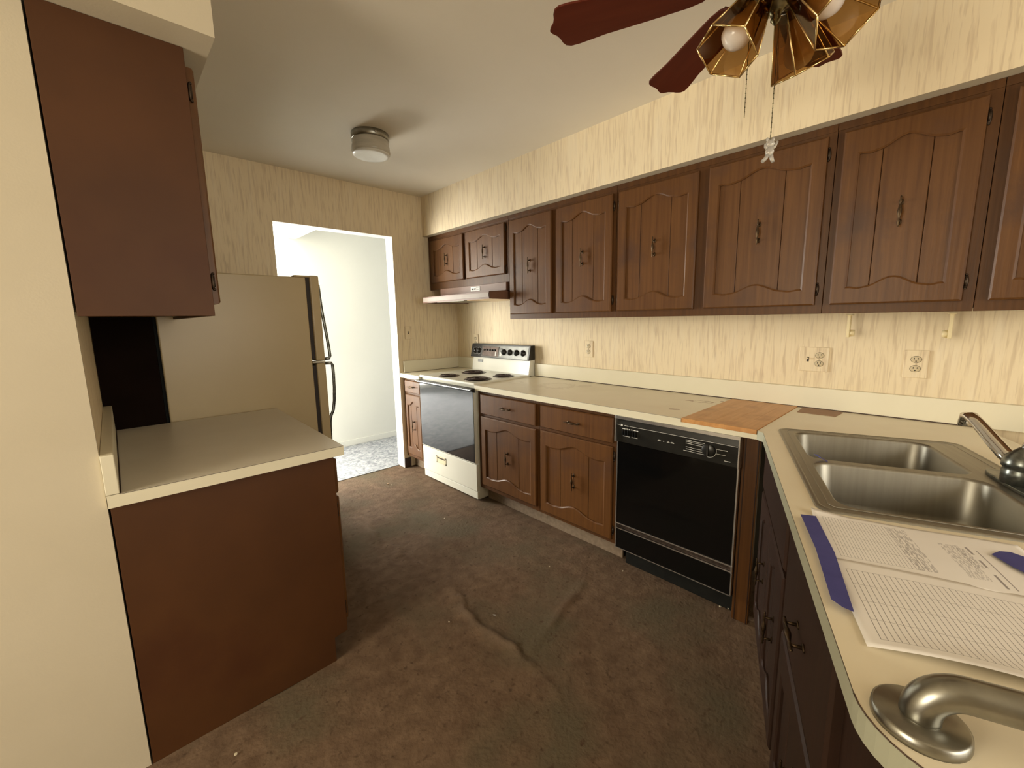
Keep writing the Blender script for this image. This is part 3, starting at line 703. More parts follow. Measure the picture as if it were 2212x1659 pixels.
# ------------------------------------------------------------------ long L-shaped worktop with sink cut-out
CX = -.672      # front edge of the wall run
PW = .80        # depth of the peninsula top
EU = 1.505
SU0, SU1, SV0, SV1 = .012, .800, .082, .580   # cut-out
def worktop():
    t = thing('worktop', 'long cream laminate worktop running into the angled peninsula', 'worktop', (0, 0, 0))
    TH = .038
    mb = MB()
    def top(poly, z0=T-TH, z1=T):   # top face laminate, sides edge colour
        n = len(poly); v = [(*p, z0) for p in poly]+[(*p, z1) for p in poly]
        mb.add(v, [[i+n for i in range(n)]], 0); mb.add(v, [list(range(n))[::-1]], 1)
        return v, n
    def sides(v, n, idx):
        for i in idx: mb.add([v[i], v[(i+1) % n], v[(i+1) % n+n], v[i+n]], [(0, 1, 2, 3)], 1)
    # wall run up to the board
    ya, yb, yc = -1.094, -2.640, -2.962
    v, n = top([(-.001, ya), (CX, ya), (CX, yb), (-.001, yb)]); sides(v, n, (0, 1, 2, 3))
    # under the inset board
    v, n = top([(-.001, yb), (CX, yb), (CX, yc-.0), (-.001, yc)], T-TH, T-.017); sides(v, n, (1,))
    # corner wedge: inner corner P0, along the peninsula edge
    P = lambda u, v_: pw(u, v_)[:2]
    def sides2(v, n, idx):
        for i in idx: mb.add([v[i], v[(i+1) % n], v[(i+1) % n+n], v[i+n]], [(0, 1, 2, 3)], 2)
    # where the wall line x=-.001 meets the peninsula back edge
    P0 = (CX, yc)
    u_in = pinv(CX, yc)[0]
    # wedge between y=yc line and the line u=SU0
    def uv_on_wall(v_=None, u_=None):
        # point on x=-.001 with given v or u
        if v_ is not None:
            k = (-.001 - PA.x - PV.x*v_)/PU.x; return P(k, v_)
        k = (-.001 - PA.x - PU.x*u_)/PV.x; return P(u_, k)
    Wb = uv_on_wall(v_=PW)
    v, n = top([(-.001, yc), P0, P(u_in+.03, 0), P(SU0, 0), P(SU0, SV0), P(SU0, SV1), P(SU0, PW), Wb]); sides2(v, n, (1, 2)); sides(v, n, (0, 3))
    # front strip, back strip, beyond the sink
    v, n = top([P(SU0, 0), P(SU1, 0), P(SU1, SV0), P(SU0, SV0)]); sides2(v, n, (0,))
    v, n = top([P(SU0, SV1), P(SU1, SV1), P(SU1, PW), P(SU0, PW)]); sides(v, n, (2,))
    rc = .10; arc = [P(EU-rc+rc*math.sin(a), rc-rc*math.cos(a)) for a in [R(x) for x in range(0, 91, 9)]]
    arc2 = [P(EU-rc+rc*math.cos(a), PW-rc+rc*math.sin(a)) for a in [R(x) for x in range(0, 91, 15)]]
    poly = [P(SU1, 0)]+arc+arc2+[P(SU1, PW)]
    v, n = top(poly); sides2(v, n, range(0, n-1))
    # cut-out walls
    for a, b in (((SU0, SV0), (SU1, SV0)), ((SU1, SV0), (SU1, SV1)), ((SU1, SV1), (SU0, SV1)), ((SU0, SV1), (SU0, SV0))):
        pa, pb = P(*a), P(*b); mb.add([(*pa, T-TH), (*pb, T-TH), (*pb, T), (*pa, T)], [(0, 1, 2, 3)], 1)
    mb.build('top', [M['laminate'], M['laminate_edge'], M['edge_grey']], t)
    # dark seam line under the top laminate along the front edges
    mb = MB(); mb.box(CX-.0006, CX+.001, yb, ya, T-.0016, T-.0004)
    mb.prism([P(.0, -.0006), P(EU-rc, -.0006), P(EU-rc, .001), P(.0, .001)], T-.0016, T-.0004)
    for a, b in zip(arc, arc[1:]):
        mb.tube([(*a, T-.001), (*b, T-.001)], .0014, 4)
    mb.build('seam_line', M['seam'], t)
    mb = MB(); mb.box(-.026, -.001, -4.0, -1.096, T+.001, T+.106)
    mb.build('backsplash', M['laminate_edge'], t, .002)
    mb = MB(); mb.box(-.0275, -.026, -3.62, -1.10, T+.0004, T+.0050); mb.build('dirt_seam', M['seam'], t)
    return t
worktop()
# short worktop left of the range
t = thing('worktop', 'small cream worktop wedged between the back wall and the range', 'worktop', (0, 0, 0))
mb = MB(); mb.box(CX, -.001, -.324, -.001, T-.038, T); mb.build('top', M['laminate_edge'], t, .002)
mb = MB(); mb.box(-.635, -.001, -.020, -.001, T+.001, T+.108); mb.box(-.020, -.001, -.322, -.0205, T+.001, T+.108); mb.build('backsplash', M['laminate_edge'], t, .002)
mb = MB(); mb.box(-.63, -.02, -.0212, -.020, T+.0004, T+.003); mb.build('dirt_seam', M['seam'], t)

# butcher block let into the worktop
t = thing('chopping_board', 'orange wooden chopping board let into the worktop corner above the dishwasher', 'chopping board', (0, 0, 0))
bw = (-2.643, -2.960); npl = 5
for i in range(npl):
    a = bw[0]+(bw[1]-bw[0])*i/npl; b = bw[0]+(bw[1]-bw[0])*(i+1)/npl
    mb = MB(); mb.box(CX-.002+.0, -.030, b+.0001, a-.0001, T-.0165, T+.0030)
    o = mb.build('plank', M['butcher'], t, .0005)
# brown card
mb = MB()
q = [(-.190, -2.995), (-.040, -3.000), (-.040, -3.075), (-.060, -3.105), (-.185, -3.120), (-.205, -3.10)]
q = [(-.175, -2.990), (-.030, -2.985), (-.030, -3.130), (-.050, -3.150), (-.170, -3.140)]
mb.prism(q, T+.0005, T+.002)
tag(mb.build('burn_patch', M['brown_card'], None), 'flat rectangular brown patch on the worktop behind the sink', 'patch')

# ------------------------------------------------------------------ sink
def sink():
    t = thing('sink', 'stainless steel double bowl sink set in the peninsula', 'sink', pw(0, 0, 0), PTH)
    u0, u1, v0, v1 = -.016, .825, .057, .612; rim = T+.0045; r = .035
    def rr(a0, a1, b0, b1, r, n=7):
        pts = []
        for (cx, cy, s) in ((a1-r, b0+r, -90), (a1-r, b1-r, 0), (a0+r, b1-r, 90), (a0+r, b0+r, 180)):
            for k in range(n+1):
                a = R(s+90*k/n); pts.append((cx+r*math.cos(a), cy+r*math.sin(a)))
        return pts
    bowls = [(.032, .388, .105, .510), (.418, .785, .105, .510)]
    # deck with two holes
    bm = bmesh.new()
    def ringv(pts, z): return [bm.verts.new((x, y, z)) for x, y in pts]
    O = ringv(rr(u0+.012, u1-.012, v0+.012, v1-.012, r), rim)
    edges = [bm.edges.new((O[i], O[(i+1) % len(O)])) for i in range(len(O))]
    for b in bowls:
        I = ringv(rr(b[0], b[1], b[2], b[3], .050), rim); edges += [bm.edges.new((I[i], I[(i+1) % len(I)])) for i in range(len(I))]
    bmesh.ops.triangle_fill(bm, use_beauty=True, use_dissolve=False, edges=edges)
    me = bpy.data.meshes.new('deck'); 
    bm.verts.index_update()
    vv = [tuple(v.co) for v in bm.verts]; ff = [[v.index for v in f.verts] for f in bm.faces]; bm.free()
    mb = MB(); mb.add(vv, ff)
    # rolled outer rim
    prof = [(.012, 0), (.010, .0012), (.006, .0012), (.002, -.0008), (0, -.0042)]
    rings = [rr(u0+p[0], u1-p[0], v0+p[0], v1-p[0], r) for p in prof]; n = len(rings[0])
    v = [(x, y, rim+prof[k][1]) for k, rg in enumerate(rings) for x, y in rg]
    mb.add(v, [(k*n+i, k*n+(i+1) % n, (k+1)*n+(i+1) % n, (k+1)*n+i) for k in range(len(rings)-1) for i in range(n)], 0, True)
    # raised crease just inside the rim along the front and sides
    cr = rr(u0+.030, u1-.030, v0+.030, v1-.030, .02)
    mb.tube([(x, y, rim) for x, y in cr]+[(cr[0][0], cr[0][1], rim)], .0016, 6, cap=False)
    mb.build('rim', M['steel'], t)
    for b in bowls:
        mb = MB()
        pf = [(0, 0, .050), (.003, -.002, .050), (.006, -.008, .049), (.012, -.12, .052), (.020, -.155, .058), (.045, -.172, .06), (.11, -.178, .05)]
        rings = [rr(b[0]+p[0], b[1]-p[0], b[2]+p[0], b[3]-p[0], max(.01, p[2])) for p in pf]; n = len(rings[0])
        v = [(x, y, rim+pf[k][1]) for k, rg in enumerate(rings) for x, y in rg]
        mb.add(v, [(k*n+i, k*n+(i+1) % n, (k+1)*n+(i+1) % n, (k+1)*n+i) for k in range(len(rings)-1) for i in range(n)], 0, True)
        k = len(rings)-1; mb.add(v, [[k*n+i for i in range(n)]], 0)
        bo = mb.build('bowl', M['steel'], t)
        s_ = MB(); cx, cy = (b[0]+b[1])/2, (b[2]+b[3])/2
        s_.lathe([(.055, rim-.1775), (.052, rim-.1750), (.042, rim-.1755), (.038, rim-.179), (.001, rim-.179)], 24, 0, Matrix.Translation((cx, cy, 0)))
        s_.build('drain', M['chrome'], bo)
    return t
sink()
# faucet
def faucet():
    c = pw(.450, .560); t = thing('faucet', 'chrome single-lever kitchen faucet behind the sink', 'faucet', (c[0], c[1], T+.0045), PTH)
    mb = MB(); pl = []
    for k in range(32):
        a = 2*PI*k/32; pl.append((.125*math.copysign(abs(math.cos(a))**.6, math.cos(a)), .030*math.copysign(abs(math.sin(a))**.7, math.sin(a))))
    mb.prism(pl, 0, .010); tag(mb.build('base_plate', M['chrome_worn'], t, .002), 'grimy chrome base plate')
    mb = MB(); mb.lathe([(.036, .010), (.036, .045), (.033, .050), (.038, .056), (.038, .068), (.032, .084), (.019, .098), (.010, .108), (.001, .109)], 28)
    tag(mb.build('body', M['chrome_worn'], t), 'grimy chrome body')
    # spout rises towards the bowls (away from the body, to the left in view)
    d = Vector((-1.0, -.20, 0)).normalized()
    pts = []; rad = []
    for s_, z, r_ in ((.015, .058, .019), (.05, .072, .0215), (.09, .094, .0205), (.13, .118, .019), (.165, .138, .018), (.190, .150, .0185), (.206, .148, .018), (.211, .132, .0165), (.211, .116, .016)):
        pts.append((d.x*s_, d.y*s_, z)); rad.append(r_)
    mb = MB(); mb.tube(pts, rad, 16, sq=.75); tag(mb.build('spout', M['chrome'], t), 'bright chrome spout')
    mb = MB(); mb.tube([(0, 0, .095), (.0, .004, .125), (-.004, .010, .155), (-.008, .014, .180), (-.010, .016, .192)], [.010, .007, .008, .012, .009], 14)
    mb.ball((-.011, .017, .190), .015, 16, 8, sc=(1.1, 1.1, .75)); tag(mb.build('lever', M['chrome'], t), 'polished chrome lever')
faucet()

# ------------------------------------------------------------------ papers, tapes, bar
def paper_mat(name, grid, dense, seed):
    """grid: (u0,u1,v0,v1,step); dense: list of (u0,u1,v0,v1,scale_u,scale_v,level)"""
    m = mk(name, (.86, .82, .78), (.83, .79, .75), rough=.6, scale=(9, 9, 9)); nt = m.node_tree; N = nt.nodes; L = nt.links; b = N['Principled BSDF']
    src = b.inputs['Base Color'].links[0].from_socket
    tc = N.new('ShaderNodeTexCoord'); sp = N.new('ShaderNodeSeparateXYZ'); L.new(tc.outputs['Object'], sp.inputs[0])
    def math_(op, a, b_=None, c=None):
        n = N.new('ShaderNodeMath'); n.operation = op
        for i, x in enumerate((a, b_, c)):
            if x is None: continue
            if isinstance(x, (int, float)): n.inputs[i].default_value = x
            else: L.new(x, n.inputs[i])
        return n.outputs[0]
    U, V = sp.outputs[0], sp.outputs[1]
    def inside(u0, u1, v0, v1):
        return math_('MULTIPLY', math_('MULTIPLY', math_('GREATER_THAN', U, u0), math_('LESS_THAN', U, u1)), math_('MULTIPLY', math_('GREATER_THAN', V, v0), math_('LESS_THAN', V, v1)))
    def blend(f, colr):
        nonlocal src
        mx = N.new('ShaderNodeMix'); mx.data_type = 'RGBA'; L.new(f, mx.inputs[0]); L.new(src, mx.inputs[6]); mx.inputs[7].default_value = (*colr, 1); src = mx.outputs[2]
    for (u0, u1, v0, v1, st) in grid:
        fr = math_('FRACT', math_('DIVIDE', math_('SUBTRACT', V, v0), st)); f = math_('MULTIPLY', math_('LESS_THAN', fr, .12), inside(u0, u1, v0, v1)); blend(math_('MULTIPLY', f, .85), (.16, .14, .13))
        fr = math_('FRACT', math_('DIVIDE', math_('SUBTRACT', U, u0), (u1-u0)/4.02)); f = math_('MULTIPLY', math_('LESS_THAN', fr, .018), inside(u0, u1, v0, v1)); blend(math_('MULTIPLY', f, .7), (.25, .22, .2))
    for (u0, u1, v0, v1, su, sv, lv) in dense:
        mp = N.new('ShaderNodeMapping'); mp.inputs['Scale'].default_value = (su, sv, 1); L.new(tc.outputs['Object'], mp.inputs[0])
        n = N.new('ShaderNodeTexNoise'); n.inputs['Scale'].default_value = 1; n.inputs['Detail'].default_value = 1; L.new(mp.outputs[0], n.inputs['Vector'])
        f = math_('MULTIPLY', math_('GREATER_THAN', n.outputs['Fac'], .5), inside(u0, u1, v0, v1)); blend(math_('MULTIPLY', f, lv), (.20, .17, .17))
    L.new(src, b.inputs['Base Color']); return m
def sheet(name, label, u0, u1, v0, v1, zb, lift, mat, cat='paper', warp=0.0):
    """curled sheet; object coordinates are peninsula u, v"""
    nu, nv = 22, 34; vs_ = []
    for j in range(nv+1):
        for i in range(nu+1):
            u = u0+(u1-u0)*i/nu; v = v0+(v1-v0)*j/nv; vs_.append((u+warp*(v-v0), v, zb+lift(i/nu, j/nv)))
    f = [(j*(nu+1)+i, j*(nu+1)+i+1, (j+1)*(nu+1)+i+1, (j+1)*(nu+1)+i) for j in range(nv) for i in range(nu)]
    mb = MB(); mb.add(vs_, f, 0, True); o = mb.build(name, mat, None); o.location = PA; o.rotation_euler = (0, 0, PTH)
    s = o.modifiers.new('thickness', 'SOLIDIFY'); s.thickness = .0003; s.offset = 1
    return tag(o, label, cat, 'printed sheets taped to the peninsula')
m1 = paper_mat('printed_form_upper', [(.862, 1.040, .060, .193, .0056)], [(.865, 1.04, .172, .205, 60, 330, .45), (.905, 1.035, .245, .275, 90, 500, .4), (.905, 1.05, .285, .289, 30, 5, .8), (.90, 1.05, .298, .300, 8, 5, .8), (.915, .99, .268, .282, 100, 600, .5), (.885, .897, .222, .226, 5, 5, .9)], 1)
m2 = paper_mat('printed_form_lower', [(1.092, 1.288, .056, .33, .0078)], [(1.085, 1.30, .345, .36, 40, 300, .3)], 2)
sheet('printed_sheet', 'white printed form with dense text, taped nearest the sink', .838, 1.066, .042, .385, T+.0012, lambda a, b: .0022*math.sin(PI*a)*math.sin(PI*b) + .010*max(0, .12-a)/.12*max(0, .2-b)/.2 + .001*math.sin(9*b+3*a), m1, warp=.03)
sheet('printed_sheet', 'white ruled form with long lines and a curled edge, taped nearest the grab bar', 1.056, 1.308, .036, .47, T+.0026, lambda a, b: .003*math.sin(PI*b*2)*a + .011*max(0, a-.80)/.2*math.sin(PI*min(1, b*1.35)) + .0012*math.sin(7*b), m2, warp=.02)
def tape(label, pts, z, mat, group=None, th=.0004, up_=None):
    mb = MB(); n = len(pts); v = []
    for i, p in enumerate(pts): q_ = pw(*p); v.append((q_[0], q_[1], z+(up_[i] if up_ else 0)))
    v2 = [(a, b, c+th) for a, b, c in v]
    mb.add(v+v2, [list(range(n))[::-1], [i+n for i in range(n)]]+[(i, (i+1) % n, (i+1) % n+n, i+n) for i in range(n)])
    o = mb.build('masking_tape', mat, None); return tag(o, label, 'tape', group)
tape('long dark blue tape strip holding the left edge of both printed sheets', [(.888, .014), (.886, .030), (.884, .044), (1.05, .047), (1.242, .035), (1.236, .022), (1.220, .010), (1.05, .017)], T+.0105, M['tape'])
tape('short blue tape piece on the right side of the upper sheet', [(.925, .316), (.905, .335), (.900, .352), (.960, .420), (1.010, .420), (1.000, .345), (.965, .327)], T+.0065, M['tape'])
# little blue tape scrap on the sink divider
mb = MB(); z = T+.0052
pts = [pw(.385, .118, z+.012), pw(.392, .125, z+.014), pw(.412, .139, z+.006), pw(.418, .150, z), pw(.405, .153, z), pw(.392, .140, z+.004)]
v2 = [(a, b, c+.0006) for a, b, c in pts]; n = 6
mb.add(pts+v2, [list(range(n))[::-1], [i+n for i in range(n)]]+[(i, (i+1) % n, (i+1) % n+n, i+n) for i in range(n)])
tag(mb.build('masking_tape', M['tape'], None), 'tiny blue tape scrap on the divider between the sink bowls', 'tape')
# grab bar
def grab_bar():
    c = pw(1.426, .054); t = thing('grab_bar', 'brushed steel grab bar bolted to the near end of the peninsula', 'grab bar', (c[0], c[1], T), PTH)
    L_ = .46
    for k, v0 in enumerate((0, L_)):
        mb = MB(); mb.lathe([(.043, 0), (.0435, .004), (.0425, .0125), (.040, .0140), (.001, .0140)], 36, 0, Matrix.Translation((0, v0, 0)))
        mb.build('flange', M['satin'], t)
    pts = [(0, 0, .008)]; r_ = .036
    for a in range(0, 91, 10): pts.append((0, r_-r_*math.cos(R(a)), .018+r_*math.sin(R(a))))
    for a in range(90, -1, -10): pts.append((0, L_-r_+r_*math.cos(R(a)), .018+r_*math.sin(R(a))))
    pts.append((0, L_, .008))
    mb = MB(); mb.tube(pts, .0185, 22); mb.build('bar', M['satin'], t)
grab_bar()

# ------------------------------------------------------------------ left side: base cabinet, worktop, wall cabinet, fridge
FL = PI/2    # local x runs towards +y, local y towards -x
LT = .899
def left_base():
    t = thing('base_cabinet', 'reddish brown base cabinet with plain side panel against the left wall', 'cabinet', (-1.985, YL, 0), FL)
    D = .630; W_ = 1.00
    mb = MB(); mb.prism([(0, .112), (.053, .105), (.053, 0), (D, 0), (D, LT-.037), (0, LT-.037)], 0, .014, 0, 'x')
    # (prism axis x: poly is (y, z))
    mb.build('side_panel', M['wood_panel'], t, .001)
    mb = MB(); mb.box(.0145, W_, 0.001, .02, .112, LT-.037); mb.box(.0145, W_, .02, D, .112, LT-.037); mb.build('carcass', M['wood'], t)
    mb = MB(); mb.box(.0145, W_, .058, .07, 0, .112); mb.build('kick_board', M['wood_dark'], t)
    for a, b in ((.025, .49), (.51, .98)):
        drawer(t, a, b, .700, .842, 0.0); door(t, a, b, .150, .685, 0.0, 'wood_door', None, -1 if a < .1 else 1)
left_base()
t = thing('worktop', 'short grey-cream laminate worktop on the left base cabinet', 'worktop', (0, 0, 0))
mb = MB(); ya, yb = -1.885, -.868
pl = [(XL+.002, ya), (-1.950, ya), (-1.925, yb), (XL+.002, yb)]
v = [(*p, LT-.037) for p in pl]+[(*p, LT) for p in pl]
mb.add(v, [(4, 5, 6, 7)], 0); mb.add(v, [(3, 2, 1, 0), (0, 1, 5, 4), (1, 2, 6, 5), (2, 3, 7, 6), (3, 0, 4, 7)], 1)
mb.build('top', [M['laminate_left'], M['laminate_edge']], t)
mb = MB(); mb.box(XL+.001, XL+.030, ya+.001, yb, LT+.001, LT+.116); mb.build('backsplash', M['laminate_edge'], t, .002)
mb = MB(); mb.box(XL+.030, XL+.0335, ya+.003, yb, LT+.0003, LT+.004); mb.build('dirt_seam', M['wood_dark'], t)
mb = MB(); mb.box(XL+.03, -1.951, ya-.0006, ya, LT-.0014, LT-.0002); mb.build('seam_line', M['seam'], t)

def left_upper():
    t = thing('wall_cabinet', 'reddish brown wall cabinet seen from its plain side, upper left', 'cabinet', (-2.310, YL, 0), FL)
    D = .305; W_ = .98
    mb = MB(); mb.box(0, .014, 0, D, 1.400, 2.164); mb.build('side_panel', M['wood_panel'], t, .001)
    mb = MB(); mb.box(.0145, W_, 0, D, 1.412, 2.164); mb.box(.0145, W_, 0, .02, 1.400, 1.412); mb.build('carcass', M['wood'], t)
    for a, b in ((.012, .48), (.50, .97)): door(t, a, b, 1.438, 2.120, -.001, 'wood_door', None, -1 if a < .1 else 1)
left_upper()
t = thing('filler_board', 'near-black board put in for the dark gap behind the refrigerator', 'board', (0, 0, 0))
mb = MB(); mb.box(XL+.003, -2.407, -.862, -.846, 0, 2.10); mb.build('board', M['filler_dark'], t)  # added board; the gap's darkness is put into its near-black colour

def fridge():
    t = thing('refrigerator', 'almond top-freezer refrigerator standing side-on beside the doorway', 'refrigerator', (-2.392, -.850, 0), 0)
    W_ = .692; Dp = .745; Z = 1.636
    mb = MB(); mb.box(0, W_, 0, Dp, .03, Z); b = mb.build('body', M['almond'], t, .006, seg=3)
    mb = MB(); mb.box(-.012, 0, .02, Dp-.02, .04, Z-.02); tag(mb.build('rear_panel', M['black_matt'], t), 'black rear panel')
    for nm, za, zb in (('freezer_door', 1.146, 1.648), ('fridge_door', .085, 1.132)):
        mb = MB(); mb.box(W_+.022, W_+.074, -.004, Dp+.002, za, zb); d = mb.build(nm, M['almond'], t, .008, seg=3)
        mb = MB(); mb.box(W_, W_+.022, .010, Dp-.01, za+.012, zb-.012); mb.build('gasket', M['gasket'], d)
        # long trim handle at the near edge, bowed away from the door
        hy = .016
        if nm == 'freezer_door': prof = [(0, zb-.05), (.004, zb-.12), (.008, zb-.19), (.017, zb-.27), (.026, zb-.35), (.033, zb-.42), (.037, zb-.478), (.030, zb-.492), (.0, zb-.494)]
        else: prof = [(0, zb-.004), (.040, zb-.006), (.047, zb-.02), (.049, zb-.08), (.047, zb-.16), (.041, zb-.24), (.031, zb-.30), (.014, zb-.335), (.006, zb-.37), (.0, zb-.52)]
        mb = MB(); mb.tube([(W_+.074+x, hy, z) for x, z in prof], .0055, 8, sq=1.7)
        tag(mb.build('door_handle', M['chrome_worn'], d), 'bowed chrome edge handle')
    mb = MB(); mb.box(W_+.0, W_+.074, -.002, .05, 1.1335, 1.1445); tag(mb.build('middle_hinge', M['chrome'], t, .001), 'bright hinge plate between the doors')
    mb = MB(); mb.box(W_-.06, W_+.05, .0, .05, Z, Z+.010); mb.build('top_hinge', M['almond'], t, .003)
    for x, y in ((.05, .05), (.05, Dp-.05), (W_-.05, .05), (W_-.05, Dp-.05)):
        mb = MB(); mb.lathe([(.018, 0), (.018, .03)], 12, 0, Matrix.Translation((x, y, 0))); mb.build('foot', M['black'], t)
    mb = MB(); mb.box(W_+.0, W_+.02, .01, Dp-.01, .005, .078); mb.build('grille', M['black_matt'], t)
fridge()

# ------------------------------------------------------------------ outlets and plates on the papered walls
def plate(label, y, z, w_=.078, h_=.122, kind='duplex', wall='right', name='wall_outlet', visible='paper'):
    t = thing(name, label, 'outlet' if kind != 'switch' else 'switch', (0, y, z) if wall == 'right' else (y, 0, z), RW if wall == 'right' else 0)
    mb = MB(); mb.box(-w_/2, w_/2, -.006, 0, -h_/2, h_/2); mb.build('plate', M['paper_wall'], t, .0025)
    def duplex(cx):
        for s in (-1, 1):
            mb = MB(); T_ = Matrix.Translation((cx, -.006, s*.0205)) @ Matrix.Rotation(R(90), 4, 'X')
            mb.lathe([(.0172, -.001), (.0172, .0015), (.0158, .0022), (.001, .0022)], 20, 0, T_ @ Matrix.Diagonal((1, .82, 1, 1)))
            r = mb.build('receptacle', M['socket'], t)
            sl = MB(); sl.box(cx-.0075, cx-.0052, -.0088, -.0080, s*.0205-.0005, s*.0205+.0075); sl.box(cx+.0052, cx+.0075, -.0088, -.0080, s*.0205+.0005, s*.0205+.0070)
            sl.lathe([(.0026, 0), (.0026, .0006)], 10, 0, Matrix.Translation((cx, -.0082, s*.0205-.0075)) @ Matrix.Rotation(R(90), 4, 'X'))
            sl.build('slot', M['slot'], r)
            ring = MB()
            pts = [(cx+.0176*math.cos(2*PI*k/24), -.0062, s*.0205+.0146*math.sin(2*PI*k/24)) for k in range(25)]
            ring.tube(pts, .0008, 5, cap=False); ring.build('socket_gap', M['slot'], r)
        sc = MB(); sc.lathe([(.0032, 0), (.0028, .0012), (.001, .0014)], 10, 0, Matrix.Translation((cx, -.006, 0)) @ Matrix.Rotation(R(90), 4, 'X')); sc.build('screw', M['socket'], t)
    def toggle(cx):
        mb = MB(); mb.box(cx-.005, cx+.005, -.0066, -.0055, -.012, .012); sw = mb.build('toggle_slot', M['slot'], t)
        mb = MB(); mb.box(cx-.0035, cx+.0035, -.017, -.0064, .0, .008); mb.build('toggle', M['socket'], sw, .001)
    if kind == 'duplex': duplex(0)
    elif kind == 'double': toggle(-.024); duplex(.024)
    else: toggle(0)
    return t
plate('wallpapered duplex outlet plate between the range and the chopping board', -1.622, 1.150)
plate('wallpapered double plate with switch and outlet above the chopping board', -3.005, 1.152, .124, .122, 'double')
plate('wallpapered duplex outlet with dark ringed sockets above the faucet', -3.378, 1.152, .080, .122)
plate('small outlet plate just above the range backguard', -.292, 1.180)
plate('pale wallpapered switch plate right of the doorway', -.562, 1.270, .072, .115, 'switch', 'back', 'light_switch')

# paper towel brackets
for (yy, lab, s) in ((-3.148, 'left cream bracket of the paper towel holder under the wall cabinet', 1), (-3.470, 'right cream bracket of the paper towel holder under the wall cabinet', -1)):
    t = thing('towel_bracket', lab, 'bracket', (-.12, yy, 1.374), RW, 'paper towel holder brackets')
    mb = MB(); mb.box(-.006, .006, -.017, .017, -.104, 0); mb.box(-.012, .012, -.03, .03, -.006, 0); mb.build('arm', M['plastic_cream'], t, .002)
    mb = MB(); mb.lathe([(.016, 0), (.014, .016), (.001, .017)], 16, 0, Matrix.Translation((s*.006, 0, -.085)) @ Matrix.Rotation(s*R(90), 4, 'Y')); mb.build('hub', M['plastic_cream'], t)

# ------------------------------------------------------------------ ceiling light
def ceiling_light():
    t = thing('ceiling_light', 'round drum ceiling light with frosted glass, switched off', 'ceiling light', (-1.285, -.935, H))
    mb = MB(); mb.lathe([(.108, 0), (.110, -.004), (.110, -.034), (.104, -.038), (.001, -.038)], 40); tag(mb.build('mounting_ring', M['satin'], t), 'grey metal ring')
    mb = MB()
    mb.lathe([(.100, -.036), (.106, -.038), (.108, -.044), (.106, -.060), (.109, -.070), (.112, -.100), (.110, -.112), (.105, -.117)], 40)
    tag(mb.build('glass_drum', M['frosted_side'], t), 'ribbed glass side')
    mb = MB(); mb.lathe([(.109, -.113), (.106, -.120), (.094, -.125), (.074, -.121), (.060, -.1195), (.001, -.1195)], 40)
    tag(mb.build('glass_bottom', M['frosted'], t), 'pale frosted glass bottom')
    for k in range(3):
        a = R(20+120*k); mb = MB(); mb.ball((.112*math.cos(a), .112*math.sin(a), -.020), .006, 10, 6); mb.build('thumb_screw', M['chrome'], t)
ceiling_light()

